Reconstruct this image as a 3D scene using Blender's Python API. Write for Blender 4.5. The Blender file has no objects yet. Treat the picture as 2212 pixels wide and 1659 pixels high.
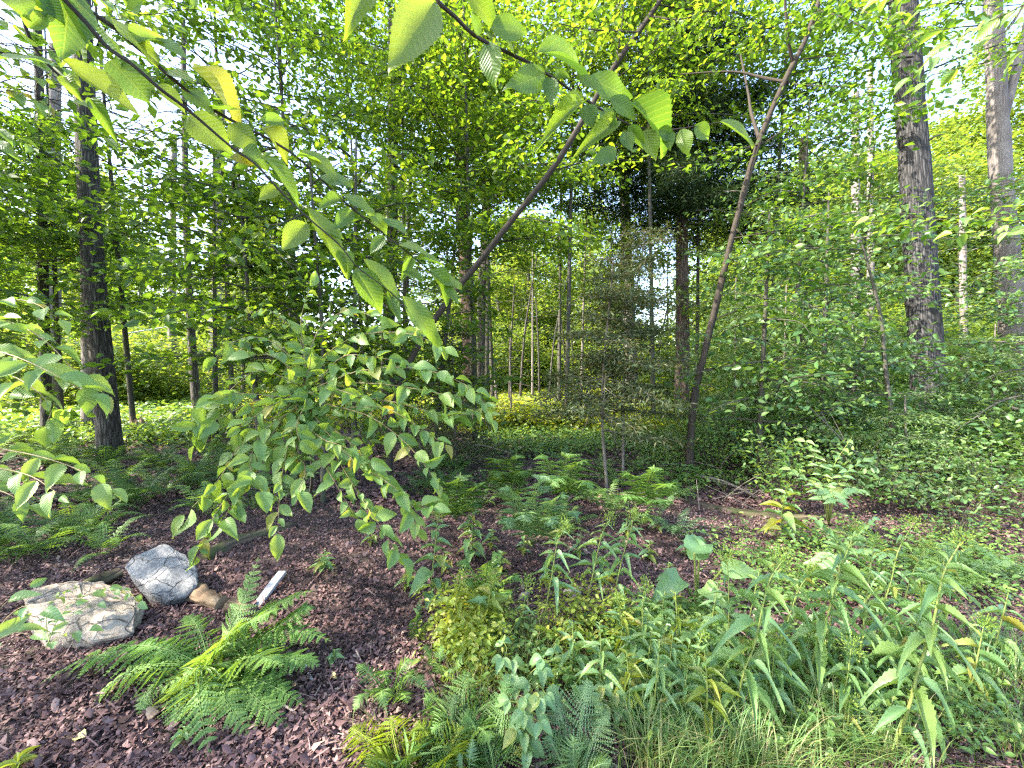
import bpy, bmesh, math, random
import numpy as np
from mathutils import Vector, Matrix, noise as mnoise

R = math.radians
rng = np.random.default_rng(7)
random.seed(7)
SC = bpy.context.scene
COL = SC.collection

# ------------------------------------------------------------------ camera, sky, sun, exposure
F_PX, CX, CY = 860.0, 1106.0, 829.5        # focal length and centre in units of a 2212 x 1659 picture
PITCH, CAMZ = R(2.6), 1.6
SUN_AZ, SUN_EL = R(-104), R(40)
cam_d = bpy.data.cameras.new('camera'); cam_d.sensor_width = 36; cam_d.lens = 36 * F_PX / 2212
cam_d.clip_start = 0.02; cam_d.clip_end = 600
cam = bpy.data.objects.new('camera', cam_d); COL.objects.link(cam)
cam.location = (0, 0, CAMZ); cam.rotation_euler = (math.pi / 2 - PITCH, 0, 0)
SC.camera = cam
W = bpy.data.worlds.new('World'); SC.world = W; W.use_nodes = True
wn = W.node_tree.nodes; sky = wn.new('ShaderNodeTexSky'); sky.sky_type = 'NISHITA'; sky.sun_disc = False
sky.sun_elevation = SUN_EL; sky.sun_rotation = SUN_AZ; sky.air_density = 1.0; sky.dust_density = 2.0; sky.ozone_density = 1.0
W.node_tree.links.new(sky.outputs[0], wn['Background'].inputs[0]); wn['Background'].inputs[1].default_value = 0.15
sd = bpy.data.lights.new('sun', 'SUN'); sd.energy = 3.3; sd.angle = R(0.5); sd.color = (1.0, 0.92, 0.78)
sun = bpy.data.objects.new('sun', sd); COL.objects.link(sun)
SUNV = np.array([math.sin(SUN_AZ) * math.cos(SUN_EL), math.cos(SUN_AZ) * math.cos(SUN_EL), math.sin(SUN_EL)])
sun.rotation_euler = Vector(-SUNV).to_track_quat('-Z', 'Y').to_euler()
SC.view_settings.view_transform = 'Standard'; SC.view_settings.look = 'None'
SC.view_settings.exposure = 2.85; SC.view_settings.gamma = 1.0
SC.cycles.max_bounces = 8; SC.cycles.diffuse_bounces = 5; SC.cycles.glossy_bounces = 1
SC.cycles.transmission_bounces = 6; SC.cycles.transparent_max_bounces = 4
SC.cycles.sample_clamp_indirect = 6.0
SC.cycles.use_adaptive_sampling = True; SC.cycles.adaptive_threshold = 0.01; SC.cycles.adaptive_min_samples = 48
SC.cycles.use_denoising = False; SC.cycles.filter_width = 1.3

# ------------------------------------------------------------------ helpers: points
CAM = np.array([0, 0, CAMZ])
def P(px, py, d):
    """point seen at picture position (px, py) at depth d metres"""
    x = (px - CX) / F_PX * d; u = -(py - CY) / F_PX * d
    return np.array([x, d * math.cos(PITCH) + u * math.sin(PITCH), CAMZ - d * math.sin(PITCH) + u * math.cos(PITCH)])
def gh(x, y):
    x = np.asarray(x, float); y = np.asarray(y, float)
    r = np.sqrt(x * x + y * y)
    a = 0.03 * np.sin(1.7 * x + 0.6) * np.cos(1.3 * y) + 0.02 * np.sin(3.1 * x - 2.2 * y)
    b = 0.12 * np.sin(0.33 * x + 1.0) * np.sin(0.27 * y + 0.4)
    return a + b * np.clip((r - 4) / 10, 0, 1)
def G(px, py):
    d = P(px, py, 1.0) - CAM
    p = CAM + d * (-CAMZ / d[2])
    p[2] = float(gh(p[0], p[1])); return p
def gp(x, y): return np.array([x, y, float(gh(x, y))])
def nrm(v):
    v = np.asarray(v, float); return v / np.maximum(np.linalg.norm(v, axis=-1, keepdims=True), 1e-9)
UP = np.array([0, 0, 1.0])

# gaps in the canopy: the sun reaches these places (target point, radius)
BEAMS = []
def beam(p, r): BEAMS.append((np.asarray(p, float), r))
def carve(pos):
    keep = np.ones(len(pos), bool)
    for t, r in BEAMS:
        q = pos - t; s = q @ SUNV
        d = np.linalg.norm(q - s[:, None] * SUNV, axis=1)
        keep &= ~((d < r) & (s > 1.2))
    return keep

# ------------------------------------------------------------------ helpers: meshes
class MB:
    """collects vertices and faces; build() links ONE mesh object"""
    def __init__(s): s.v = []; s.f3 = []; s.f4 = []; s.uv = []; s.r = []; s.n = 0
    def add(s, v, f, uv=None, r=0.5):
        v = np.asarray(v, float).reshape(-1, 3); k = len(v)
        if not k: return
        f = np.asarray(f, int)
        (s.f3 if f.shape[1] == 3 else s.f4).append(f + s.n)
        s.v.append(v); s.uv.append(np.zeros((k, 2)) if uv is None else np.asarray(uv, float).reshape(-1, 2))
        s.r.append(np.broadcast_to(np.asarray(r, float), (k,)))
        s.n += k
    def mesh(s, name, mat, origin=(0, 0, 0), smooth=True):
        V = np.concatenate(s.v) - np.asarray(origin, float); UV = np.concatenate(s.uv); RN = np.concatenate(s.r)
        f3 = np.concatenate(s.f3) if s.f3 else np.zeros((0, 3), int)
        f4 = np.concatenate(s.f4) if s.f4 else np.zeros((0, 4), int)
        me = bpy.data.meshes.new(name)
        loops = np.concatenate([f3.ravel(), f4.ravel()]).astype(np.int32)
        tot = np.concatenate([np.full(len(f3), 3), np.full(len(f4), 4)]).astype(np.int32)
        st = np.concatenate([[0], np.cumsum(tot)[:-1]]).astype(np.int32)
        me.vertices.add(len(V)); me.vertices.foreach_set('co', V.astype(np.float32).ravel())
        me.loops.add(len(loops)); me.loops.foreach_set('vertex_index', loops)
        me.polygons.add(len(tot)); me.polygons.foreach_set('loop_start', st)
        me.polygons.foreach_set('use_smooth', np.full(len(tot), smooth))
        me.update(calc_edges=True)
        ul = me.uv_layers.new(name='UVMap'); ul.data.foreach_set('uv', UV[loops].astype(np.float32).ravel())
        at = me.attributes.new('rnd', 'FLOAT', 'POINT'); at.data.foreach_set('value', RN.astype(np.float32))
        me.materials.append(M[mat]); return me
    def build(s, name, mat, parent=None, smooth=True):
        if not s.n: return None
        org = parent['_o'] if parent is not None else (0, 0, 0)
        o = bpy.data.objects.new(name, s.mesh(name, mat, org, smooth)); COL.objects.link(o)
        if parent is not None: o.parent = parent
        return o

def thing(name, label, cat, loc, group=None):
    o = bpy.data.objects.new(name, None); COL.objects.link(o)
    o.empty_display_size = 0.1
    o.location = tuple(float(q) for q in loc); o['_o'] = [float(q) for q in loc]
    return tag(o, label, cat, group)
def tag(o, label=None, cat=None, group=None, kind=None):
    if label: o['label'] = label
    if cat: o['category'] = cat
    if group: o['group'] = group
    if kind: o['kind'] = kind
    return o
def link_mesh(name, me, parent, mat4):
    """a part that shares mesh data, at a world matrix"""
    o = bpy.data.objects.new(name, me); COL.objects.link(o); o.parent = parent
    o.matrix_parent_inverse = Matrix.Translation(-Vector(parent['_o'])); o.matrix_basis = mat4
    return o
def frame(pos, axis, normal, L, Wd):
    a = nrm(axis); s = nrm(np.cross(normal, a)); n = np.cross(a, s)
    return Matrix(((a[0]*L, s[0]*Wd, n[0]*L, pos[0]), (a[1]*L, s[1]*Wd, n[1]*L, pos[1]), (a[2]*L, s[2]*Wd, n[2]*L, pos[2]), (0, 0, 0, 1)))

def smooth_path(pts, n):
    pts = np.asarray(pts, float); k = len(pts)
    if k < 3:
        t = np.linspace(0, 1, n)[:, None]; return pts[0] * (1 - t) + pts[-1] * t
    seg = np.linalg.norm(np.diff(pts, axis=0), axis=1) ** 0.5 + 1e-6
    T = np.concatenate([[0], np.cumsum(seg)]); m = np.gradient(pts, T, axis=0)
    t = np.linspace(0, T[-1], n); i = np.clip(np.searchsorted(T, t, 'right') - 1, 0, k - 2)
    h = (T[i + 1] - T[i]); x = ((t - T[i]) / h)[:, None]; h = h[:, None]
    return (2*x**3-3*x**2+1)*pts[i] + (x**3-2*x**2+x)*h*m[i] + (-2*x**3+3*x**2)*pts[i+1] + (x**3-x**2)*h*m[i+1]

def tube(mb, pts, rad, sides=8, rough=0.0, r=0.5, cap=True, seed=0):
    pts = np.asarray(pts, float); n = len(pts); rad = np.broadcast_to(np.asarray(rad, float), (n,))
    tg = nrm(np.gradient(pts, axis=0))
    ref = np.array([1.0, 0.13, 0.07]) if abs(tg[0][0]) < 0.8 else np.array([0.1, 1.0, 0.05])
    A = nrm(np.cross(tg, ref)); B = np.cross(tg, A)
    th = np.linspace(0, 2 * math.pi, sides + 1)
    rr = rad[:, None] * np.ones((1, sides + 1))
    if rough:
        g = np.random.default_rng(seed + n); ph = g.uniform(0, 6.3, 6)
        z = np.arange(n)[:, None]
        rr = rr * (1 + rough * (np.sin(3*th[None]+ph[0]+z*0.21)*0.4 + np.sin(5*th[None]+ph[1]-z*0.33)*0.35 + np.sin(2*th[None]+ph[2]+z*0.6)*0.35))
        rr += rad[:, None] * rough * 0.35 * g.normal(size=(n, sides + 1)); rr[:, -1] = rr[:, 0]
    V = pts[:, None] + rr[:, :, None] * (np.cos(th)[None, :, None] * A[:, None] + np.sin(th)[None, :, None] * B[:, None])
    ln = np.concatenate([[0], np.cumsum(np.linalg.norm(np.diff(pts, axis=0), axis=1))])
    uv = np.stack(np.broadcast_arrays(th[None] / 6.2832 * max(rad.max() * 6.28, 0.02), ln[:, None]), -1)
    i, j = np.meshgrid(np.arange(n - 1), np.arange(sides), indexing='ij'); k = sides + 1
    Fq = np.stack([i*k+j, i*k+j+1, (i+1)*k+j+1, (i+1)*k+j], -1).reshape(-1, 4)
    mb.add(V.reshape(-1, 3), Fq, uv.reshape(-1, 2), r)
    if cap:
        for e, s_ in ((0, -1), (n - 1, 1)):
            ring = V[e][:-1]; c = pts[e] + tg[e] * s_ * rad[e] * 0.15
            vv = np.vstack([ring, c]); ff = [[q, (q + 1) % sides, sides] for q in range(sides)]
            mb.add(vv, ff, np.zeros((sides + 1, 2)), r)

DIAMOND = (np.array([[0,0,0],[.42,.5,.07],[1,0,-.06],[.42,-.5,.07]]), np.array([[0,1,2],[0,2,3]]))
LEAF6 = (np.array([[0,0,0],[.28,.46,.07],[.66,.36,.05],[1,0,-.1],[.66,-.36,.05],[.28,-.46,.07]]), np.array([[0,1,2,3],[0,3,4,5]]))
LANCE = (np.array([[0,0,0],[.3,.5,.03],[.7,.32,-.1],[1,0,-.3],[.7,-.32,-.1],[.3,-.5,.03]]), np.array([[0,1,2,3],[0,3,4,5]]))
CURL = (np.array([[0,0,.1],[.15,.5,.3],[.7,.45,.1],[1,.05,.38],[.65,-.5,.36],[.2,-.35,-.08]]), np.array([[0,1,2,3],[0,3,4,5]]))
STRIP = (np.array([[0,.5,0],[.5,.5,.03],[1,.4,-.02],[1,-.4,0],[.5,-.5,.04],[0,-.5,.02]]), np.array([[0,1,4,5],[1,2,3,4]]))
def leaves(mb, pos, axis, normal, L, Wd, tpl=DIAMOND, r=None):
    pos = np.asarray(pos, float); n = len(pos)
    if not n: return
    a = nrm(axis); s = nrm(np.cross(normal, a)); nn = np.cross(a, s)
    T, Fc = tpl; k = len(T)
    L = np.broadcast_to(np.asarray(L, float), (n,))[:, None, None]; Wd = np.broadcast_to(np.asarray(Wd, float), (n,))[:, None, None]
    V = pos[:, None] + L * T[None, :, 0:1] * a[:, None] + Wd * T[None, :, 1:2] * s[:, None] + L * T[None, :, 2:3] * nn[:, None]
    Fa = (Fc[None] + (np.arange(n) * k)[:, None, None]).reshape(-1, Fc.shape[1])
    uv = np.tile(np.stack([T[:, 0], T[:, 1] + .5], -1), (n, 1))
    rr = rng.random(n) if r is None else np.broadcast_to(np.asarray(r, float), (n,))
    mb.add(V.reshape(-1, 3), Fa, uv, np.repeat(rr, k))

# ------------------------------------------------------------------ materials
M = {}
class NT:
    def __init__(s, name):
        m = bpy.data.materials.new(name); m.use_nodes = True; M[name] = m
        s.t = m.node_tree; s.n = s.t.nodes; s.out = s.n['Material Output']; s.bsdf = s.n['Principled BSDF']
    def new(s, kind, **kw):
        x = s.n.new(kind)
        for k, v in kw.items():
            if k.startswith('i_'):
                key = k[2:]; x.inputs[int(key) if key.isdigit() else key].default_value = v
            else: setattr(x, k, v)
        return x
    def l(s, a, b): s.t.links.new(a, b)
    def math(s, op, a, b=None, clamp=False):
        x = s.n.new('ShaderNodeMath'); x.operation = op; x.use_clamp = clamp
        for i, q in enumerate((a, b)):
            if q is None: continue
            if isinstance(q, (int, float)): x.inputs[i].default_value = q
            else: s.l(q, x.inputs[i])
        return x.outputs[0]
    def ramp(s, fac, stops):
        x = s.n.new('ShaderNodeValToRGB'); e = x.color_ramp.elements
        while len(e) < len(stops): e.new(0.5)
        for q, (p, c) in zip(e, stops): q.position = p; q.color = (*c, 1)
        s.l(fac, x.inputs[0]); return x.outputs[0]
    def mix(s, fac, a, b, blend='MIX'):
        x = s.n.new('ShaderNodeMix'); x.data_type = 'RGBA'; x.blend_type = blend
        for i, q in ((0, fac), (6, a), (7, b)):
            if isinstance(q, (int, float)): x.inputs[i].default_value = q
            elif isinstance(q, tuple): x.inputs[i].default_value = (*q, 1)
            else: s.l(q, x.inputs[i])
        return x.outputs[2]
    def bump(s, h, strength, dist=0.01):
        x = s.n.new('ShaderNodeBump'); x.inputs['Strength'].default_value = strength; x.inputs['Distance'].default_value = dist
        s.l(h, x.inputs['Height']); s.l(x.outputs[0], s.bsdf.inputs['Normal']); return x.outputs[0]
    def noise(s, vec, scale, detail=3, rough=0.55):
        x = s.n.new('ShaderNodeTexNoise'); x.inputs['Scale'].default_value = scale; x.inputs['Detail'].default_value = detail
        x.inputs['Roughness'].default_value = rough
        if vec is not None: s.l(vec, x.inputs['Vector'])
        return x.outputs[0]
    def pos(s): return s.new('ShaderNodeNewGeometry').outputs['Position']

def leaf_mat(name, cols, trans=0.45, tint=(2.1, 1.75, 0.55), rough=0.42, obj=False, veins=0.0, spec=0.45, blot=0.25, freq=11):
    t = NT(name)
    if obj: rv = t.new('ShaderNodeObjectInfo').outputs['Random']
    else: rv = t.new('ShaderNodeAttribute', attribute_name='rnd').outputs['Fac']
    st = [(i / (len(cols) - 1) * (.94 if obj else 1), c) for i, c in enumerate(cols)]
    if obj: st.append((0.985, (0.20, 0.22, 0.05) if name == 'leaf_twig' else (0.27, 0.26, 0.06)))
    c = t.ramp(rv, st)
    if obj: c = t.mix(t.math('MULTIPLY', t.noise(t.pos(), 60, 2), blot), c, (0.13, 0.14, 0.03))
    if obj:
        sp = t.ramp(t.noise(t.pos(), 42, 3, 0.7), [(0.70, (0, 0, 0)), (0.76, (1, 1, 1))])
        c = t.mix(t.math('MULTIPLY', sp, 0.8), c, (0.16, 0.10, 0.035))
    if veins:
        sx = t.new('ShaderNodeSeparateXYZ'); t.l(t.new('ShaderNodeUVMap').outputs[0], sx.inputs[0])
        av = t.math('ABSOLUTE', t.math('SUBTRACT', sx.outputs[1], 0.5))
        ph = t.math('MULTIPLY', t.math('SUBTRACT', sx.outputs[0], t.math('MULTIPLY', av, 0.55)), freq * 6.2832)
        w = t.math('COSINE', ph)
        vein = t.math('POWER', t.math('MAXIMUM', w, 0.0), 10.0)
        mid = t.math('LESS_THAN', av, 0.014)
        allv = t.math('MAXIMUM', vein, mid)
        c = t.mix(t.math('MULTIPLY', allv, veins), c, (0.2, 0.26, 0.07))
        hgt = t.math('ADD', t.math('MULTIPLY', w, -0.5), t.math('MULTIPLY', allv, -0.6))
        t.bump(hgt, 0.35, 0.0012)
    t.l(c, t.bsdf.inputs['Base Color']); t.bsdf.inputs['Roughness'].default_value = rough
    t.bsdf.inputs['Specular IOR Level'].default_value = spec
    tr = t.new('ShaderNodeBsdfTranslucent'); t.l(t.mix(1.0, c, tint, 'MULTIPLY'), tr.inputs[0])
    mx = t.new('ShaderNodeMixShader'); mx.inputs[0].default_value = trans
    t.l(t.bsdf.outputs[0], mx.inputs[1]); t.l(tr.outputs[0], mx.inputs[2]); t.l(mx.outputs[0], t.out.inputs[0])

def bark_mat(name, dark, light, furrow=1.0, scale=26, moss=0.0, mottle=None):
    t = NT(name)
    mp = t.new('ShaderNodeMapping'); mp.inputs['Scale'].default_value = (1, 0.16, 1)
    t.l(t.new('ShaderNodeUVMap').outputs[0], mp.inputs[0])
    n1 = t.noise(mp.outputs[0], scale, 5, 0.65)
    vo = t.new('ShaderNodeTexVoronoi', feature='DISTANCE_TO_EDGE', i_Scale=scale * 0.9); t.l(mp.outputs[0], vo.inputs['Vector'])
    cr = t.math('MINIMUM', t.math('MULTIPLY', vo.outputs['Distance'], 3.5), 1.0)
    h = t.math('ADD', t.math('MULTIPLY', n1, 1.2), t.math('MULTIPLY', cr, 0.7 * furrow))
    c = t.ramp(t.math('MULTIPLY', h, 0.6), [(0.3, dark), (0.62, tuple((a + b) / 2 for a, b in zip(dark, light))), (0.85, light)])
    big = t.noise(t.pos(), 2.2, 3)
    if mottle: c = t.mix(t.ramp(big, [(0.42, (0, 0, 0)), (0.62, (1, 1, 1))]), c, mottle)
    if moss:
        c = t.mix(t.math('MULTIPLY', t.ramp(t.noise(t.pos(), 5, 4), [(0.45, (0, 0, 0)), (0.65, (1, 1, 1))]), moss), c, (0.07, 0.09, 0.03))
    t.l(c, t.bsdf.inputs['Base Color']); t.bsdf.inputs['Roughness'].default_value = 0.9; t.bsdf.inputs['Specular IOR Level'].default_value = 0.2
    t.bump(h, 0.9, 0.012 * furrow + 0.003)

def solid(name, stops, scale=8, detail=5, rough=0.8, bump=0.5, bd=0.01, spec=0.3, extra=None):
    t = NT(name)
    n1 = t.noise(t.pos(), scale, detail, 0.65)
    c = t.ramp(n1, stops)
    if extra:
        sc2, lo, hi, col = extra
        c = t.mix(t.ramp(t.noise(t.pos(), sc2, 4), [(lo, (0, 0, 0)), (hi, (1, 1, 1))]), c, col)
    t.l(c, t.bsdf.inputs['Base Color']); t.bsdf.inputs['Roughness'].default_value = rough; t.bsdf.inputs['Specular IOR Level'].default_value = spec
    t.bump(t.noise(t.pos(), scale * 3, 5, 0.7), bump, bd)

GREEN = [(0.045, 0.10, 0.02), (0.07, 0.14, 0.028), (0.10, 0.175, 0.034)]
leaf_mat('leaf_beech', [(0.04, 0.09, 0.018), (0.062, 0.13, 0.025), (0.105, 0.18, 0.03)], 0.58, tint=(2.4, 2.1, .6))
leaf_mat('leaf_maple', [(0.05, 0.105, 0.02), (0.085, 0.16, 0.026), (0.14, 0.205, 0.03)], 0.58, tint=(2.4, 2.1, .6))
leaf_mat('leaf_far', [(0.08, 0.145, 0.04), (0.12, 0.20, 0.055), (0.19, 0.25, 0.07)], 0.55)
leaf_mat('leaf_shrub', [(0.05, 0.12, 0.04), (0.09, 0.18, 0.06), (0.15, 0.24, 0.07)], 0.4)
leaf_mat('leaf_sun_yellow', [(0.15, 0.23, 0.03), (0.22, 0.29, 0.045), (0.32, 0.34, 0.08)], 0.5)  # leaf colour raised to pale yellow to carry the clearing's sunlight
leaf_mat('needle', [(0.012, 0.03, 0.012), (0.022, 0.046, 0.016), (0.035, 0.06, 0.02)], 0.15, rough=0.75, spec=0.15)
leaf_mat('needle_soft', [(0.08, 0.16, 0.06), (0.12, 0.21, 0.08), (0.17, 0.25, 0.09)], 0.4, rough=0.6)
leaf_mat('needle_dry', [(0.04, 0.075, 0.03), (0.07, 0.10, 0.04), (0.11, 0.105, 0.045)], 0.25, rough=0.6)
leaf_mat('leaf_twig', [(0.06, 0.14, 0.035), (0.085, 0.175, 0.045), (0.14, 0.22, 0.045)], 0.6, tint=(2.5, 2.2, 0.6), obj=True, veins=0.4, rough=0.4, spec=0.6)
leaf_mat('leaf_bush', [(0.11, 0.23, 0.065), (0.15, 0.28, 0.08), (0.21, 0.33, 0.085)], 0.45, obj=True, veins=0.35, rough=0.42)
leaf_mat('leaf_herb', [(0.13, 0.26, 0.12), (0.16, 0.30, 0.13), (0.20, 0.32, 0.11)], 0.35, obj=True, veins=0.25, rough=0.4, freq=7)
leaf_mat('leaf_herb_sun_yellow', [(0.15, 0.23, 0.04), (0.19, 0.26, 0.045), (0.24, 0.28, 0.05)], 0.45, obj=True, veins=0.25, freq=7)  # yellow of the sun dapple on the goldenrod pair, put into leaf colour
leaf_mat('leaf_weed', [(0.09, 0.19, 0.05), (0.13, 0.24, 0.06), (0.20, 0.29, 0.065)], 0.4)
leaf_mat('fern', [(0.10, 0.21, 0.05), (0.14, 0.26, 0.068), (0.19, 0.30, 0.08)], 0.35, rough=0.5)
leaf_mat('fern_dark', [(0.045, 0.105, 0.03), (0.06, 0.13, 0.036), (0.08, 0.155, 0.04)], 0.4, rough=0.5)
leaf_mat('fern_pale', [(0.11, 0.22, 0.10), (0.14, 0.25, 0.11), (0.17, 0.27, 0.11)], 0.35, rough=0.5)
leaf_mat('fern_sun_yellow', [(0.17, 0.26, 0.03), (0.21, 0.29, 0.035), (0.25, 0.30, 0.04)], 0.5, rough=0.5)  # sun-dapple yellow of the bottom ferns painted into the fronds
leaf_mat('grass', [(0.06, 0.14, 0.045), (0.09, 0.185, 0.06), (0.14, 0.23, 0.065), (0.16, 0.24, 0.07), (0.36, 0.31, 0.17)], 0.35, rough=0.5)
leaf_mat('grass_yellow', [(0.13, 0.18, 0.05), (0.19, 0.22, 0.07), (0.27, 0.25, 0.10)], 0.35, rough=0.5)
leaf_mat('bud', [(0.12, 0.22, 0.05), (0.17, 0.27, 0.05), (0.26, 0.31, 0.06)], 0.3, rough=0.6)
bark_mat('bark_oak', (0.022, 0.020, 0.018), (0.15, 0.135, 0.12), 1.0, 24)
bark_mat('bark_ash', (0.014, 0.014, 0.015), (0.095, 0.092, 0.092), 1.0, 20)
bark_mat('bark_pale', (0.085, 0.073, 0.065), (0.29, 0.255, 0.23), 0.6, 18, mottle=(0.19, 0.172, 0.16))
bark_mat('wood_log', (0.07, 0.045, 0.028), (0.34, 0.25, 0.16), 0.8, 16)
bark_mat('wood_mosslog', (0.03, 0.025, 0.018), (0.17, 0.13, 0.09), 0.8, 14, moss=0.8)
bark_mat('bark_grey', (0.05, 0.046, 0.04), (0.165, 0.15, 0.13), 0.25, 14, moss=0.35)
bark_mat('bark_pine', (0.03, 0.022, 0.018), (0.20, 0.14, 0.11), 0.9, 18)
bark_mat('bark_twig', (0.035, 0.028, 0.022), (0.11, 0.095, 0.075), 0.2, 60)
bark_mat('bark_dead', (0.12, 0.10, 0.085), (0.36, 0.32, 0.28), 0.4, 30)
solid('stem_green', [(0.3, (0.12, 0.17, 0.04)), (0.7, (0.22, 0.26, 0.07))], 40, 2, 0.6, 0.1)
solid('stem_red', [(0.3, (0.16, 0.12, 0.06)), (0.7, (0.26, 0.20, 0.10))], 40, 2, 0.6, 0.1)
solid('rock_grey', [(0.3, (0.07, 0.073, 0.08)), (0.5, (0.15, 0.152, 0.16)), (0.72, (0.27, 0.265, 0.26))], 42, 9, 0.9, 1.0, 0.008, extra=(4.5, 0.52, 0.66, (0.065, 0.072, 0.085)))
solid('rock_tan', [(0.3, (0.15, 0.115, 0.085)), (0.5, (0.27, 0.22, 0.17)), (0.75, (0.38, 0.335, 0.28))], 28, 9, 0.9, 1.0, 0.012, extra=(3.2, 0.55, 0.7, (0.25, 0.165, 0.10)))
solid('wood_old', [(0.3, (0.12, 0.08, 0.05)), (0.5, (0.29, 0.21, 0.13)), (0.75, (0.44, 0.35, 0.25))], 18, 6, 0.85, 0.9, 0.006)
solid('wood_moss', [(0.3, (0.05, 0.055, 0.025)), (0.5, (0.10, 0.085, 0.05)), (0.75, (0.22, 0.18, 0.12))], 10, 6, 0.9, 0.9, 0.008, extra=(5, 0.45, 0.6, (0.07, 0.09, 0.03)))
solid('paint_white', [(0.3, (0.26, 0.26, 0.28)), (0.7, (0.40, 0.40, 0.42))], 6, 4, 0.55, 0.1)
solid('rope', [(0.3, (0.7, 0.68, 0.62)), (0.7, (0.8, 0.78, 0.72))], 50, 2, 0.8, 0.2)
solid('house_wall', [(0.3, (0.50, 0.51, 0.55)), (0.7, (0.58, 0.59, 0.62))], 2, 3, 0.7, 0.1)
solid('house_roof', [(0.3, (0.17, 0.17, 0.20)), (0.7, (0.24, 0.24, 0.27))], 6, 4, 0.8, 0.3)
solid('brick_red', [(0.3, (0.28, 0.13, 0.09)), (0.7, (0.38, 0.19, 0.13))], 6, 4, 0.8, 0.3)
solid('trim_white', [(0.3, (0.72, 0.72, 0.72)), (0.7, (0.8, 0.8, 0.8))], 6, 2, 0.6, 0.1)
solid('window_glass', [(0.3, (0.03, 0.035, 0.04)), (0.7, (0.05, 0.055, 0.06))], 2, 2, 0.1, 0.0, spec=0.8)
solid('leaf_tan', [(0.3, (0.36, 0.23, 0.15)), (0.7, (0.52, 0.37, 0.26))], 30, 3, 0.7, 0.3)
solid('leaf_yellow', [(0.3, (0.55, 0.44, 0.16)), (0.7, (0.66, 0.58, 0.28))], 30, 3, 0.6, 0.3)
solid('leaf_brown', [(0.3, (0.17, 0.09, 0.06)), (0.7, (0.30, 0.18, 0.12))], 30, 3, 0.7, 0.3)
def rock_mat(name, stops, lichen, crack=5.0):
    t = NT(name); p = t.pos()
    n1 = t.noise(p, 55, 8, 0.75); n2 = t.noise(p, 7, 5, 0.6)
    c = t.ramp(t.math('ADD', t.math('MULTIPLY', n1, 0.55), t.math('MULTIPLY', n2, 0.45)), stops)
    wv = t.n.new('ShaderNodeVectorMath'); wv.operation = 'MULTIPLY_ADD'; nc = t.n.new('ShaderNodeTexNoise'); nc.inputs['Scale'].default_value = 6; t.l(p, nc.inputs['Vector'])
    t.l(nc.outputs['Color'], wv.inputs[0]); wv.inputs[1].default_value = (.18, .18, .18); t.l(p, wv.inputs[2])
    vo = t.new('ShaderNodeTexVoronoi', feature='DISTANCE_TO_EDGE', i_Scale=crack); t.l(wv.outputs[0], vo.inputs['Vector'])
    ck = t.ramp(vo.outputs['Distance'], [(0.0, (1, 1, 1)), (0.03, (0, 0, 0))])
    c = t.mix(t.math('MULTIPLY', ck, 0.6), c, (0.05, 0.045, 0.04))
    li = t.ramp(t.noise(p, 16, 6, 0.75), [(0.57, (0, 0, 0)), (0.62, (1, 1, 1))])
    c = t.mix(t.math('MULTIPLY', li, 0.4), c, lichen)
    t.l(c, t.bsdf.inputs['Base Color']); t.bsdf.inputs['Roughness'].default_value = 0.95; t.bsdf.inputs['Specular IOR Level'].default_value = 0.2
    t.bump(t.math('SUBTRACT', t.math('ADD', n1, t.math('MULTIPLY', n2, 1.5)), t.math('MULTIPLY', ck, 0.8)), 1.0, 0.012)
rock_mat('stone_grey', [(0.32, (0.06, 0.063, 0.07)), (0.5, (0.19, 0.192, 0.198)), (0.66, (0.34, 0.335, 0.33))], (0.07, 0.075, 0.085))
rock_mat('stone_tan', [(0.32, (0.13, 0.095, 0.07)), (0.5, (0.34, 0.285, 0.23)), (0.66, (0.47, 0.42, 0.36))], (0.20, 0.14, 0.09))
def litter_mat(name, stops, wet=0.5):
    t = NT(name)
    rv = t.new('ShaderNodeAttribute', attribute_name='rnd').outputs['Fac']
    c = t.ramp(rv, stops)
    c = t.mix(t.math('MULTIPLY', t.noise(t.pos(), 90, 1), 0.6), c, (0.05, 0.032, 0.028))
    t.l(c, t.bsdf.inputs['Base Color']); t.bsdf.inputs['Roughness'].default_value = wet; t.bsdf.inputs['Specular IOR Level'].default_value = 0.3
litter_mat('litter', [(0.0, (0.036, 0.018, 0.02)), (0.25, (0.11, 0.058, 0.06)), (0.5, (0.20, 0.115, 0.113)), (0.78, (0.31, 0.20, 0.185)), (1.0, (0.46, 0.34, 0.26))], 0.75)
def ground_mat():
    t = NT('soil')
    p = t.pos()
    n1 = t.noise(p, 40, 6, 0.7); n2 = t.noise(p, 0.8, 4)
    c = t.ramp(n1, [(0.3, (0.025, 0.017, 0.015)), (0.5, (0.07, 0.046, 0.042)), (0.7, (0.14, 0.095, 0.085))])
    c = t.mix(t.ramp(n2, [(0.55, (0, 0, 0)), (0.75, (1, 1, 1))]), c, t.ramp(n1, [(0.3, (0.035, 0.04, 0.018)), (0.7, (0.10, 0.09, 0.04))]))
    t.l(c, t.bsdf.inputs['Base Color']); t.bsdf.inputs['Roughness'].default_value = 0.9
    t.bump(n1, 1.0, 0.02)
ground_mat()

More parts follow.
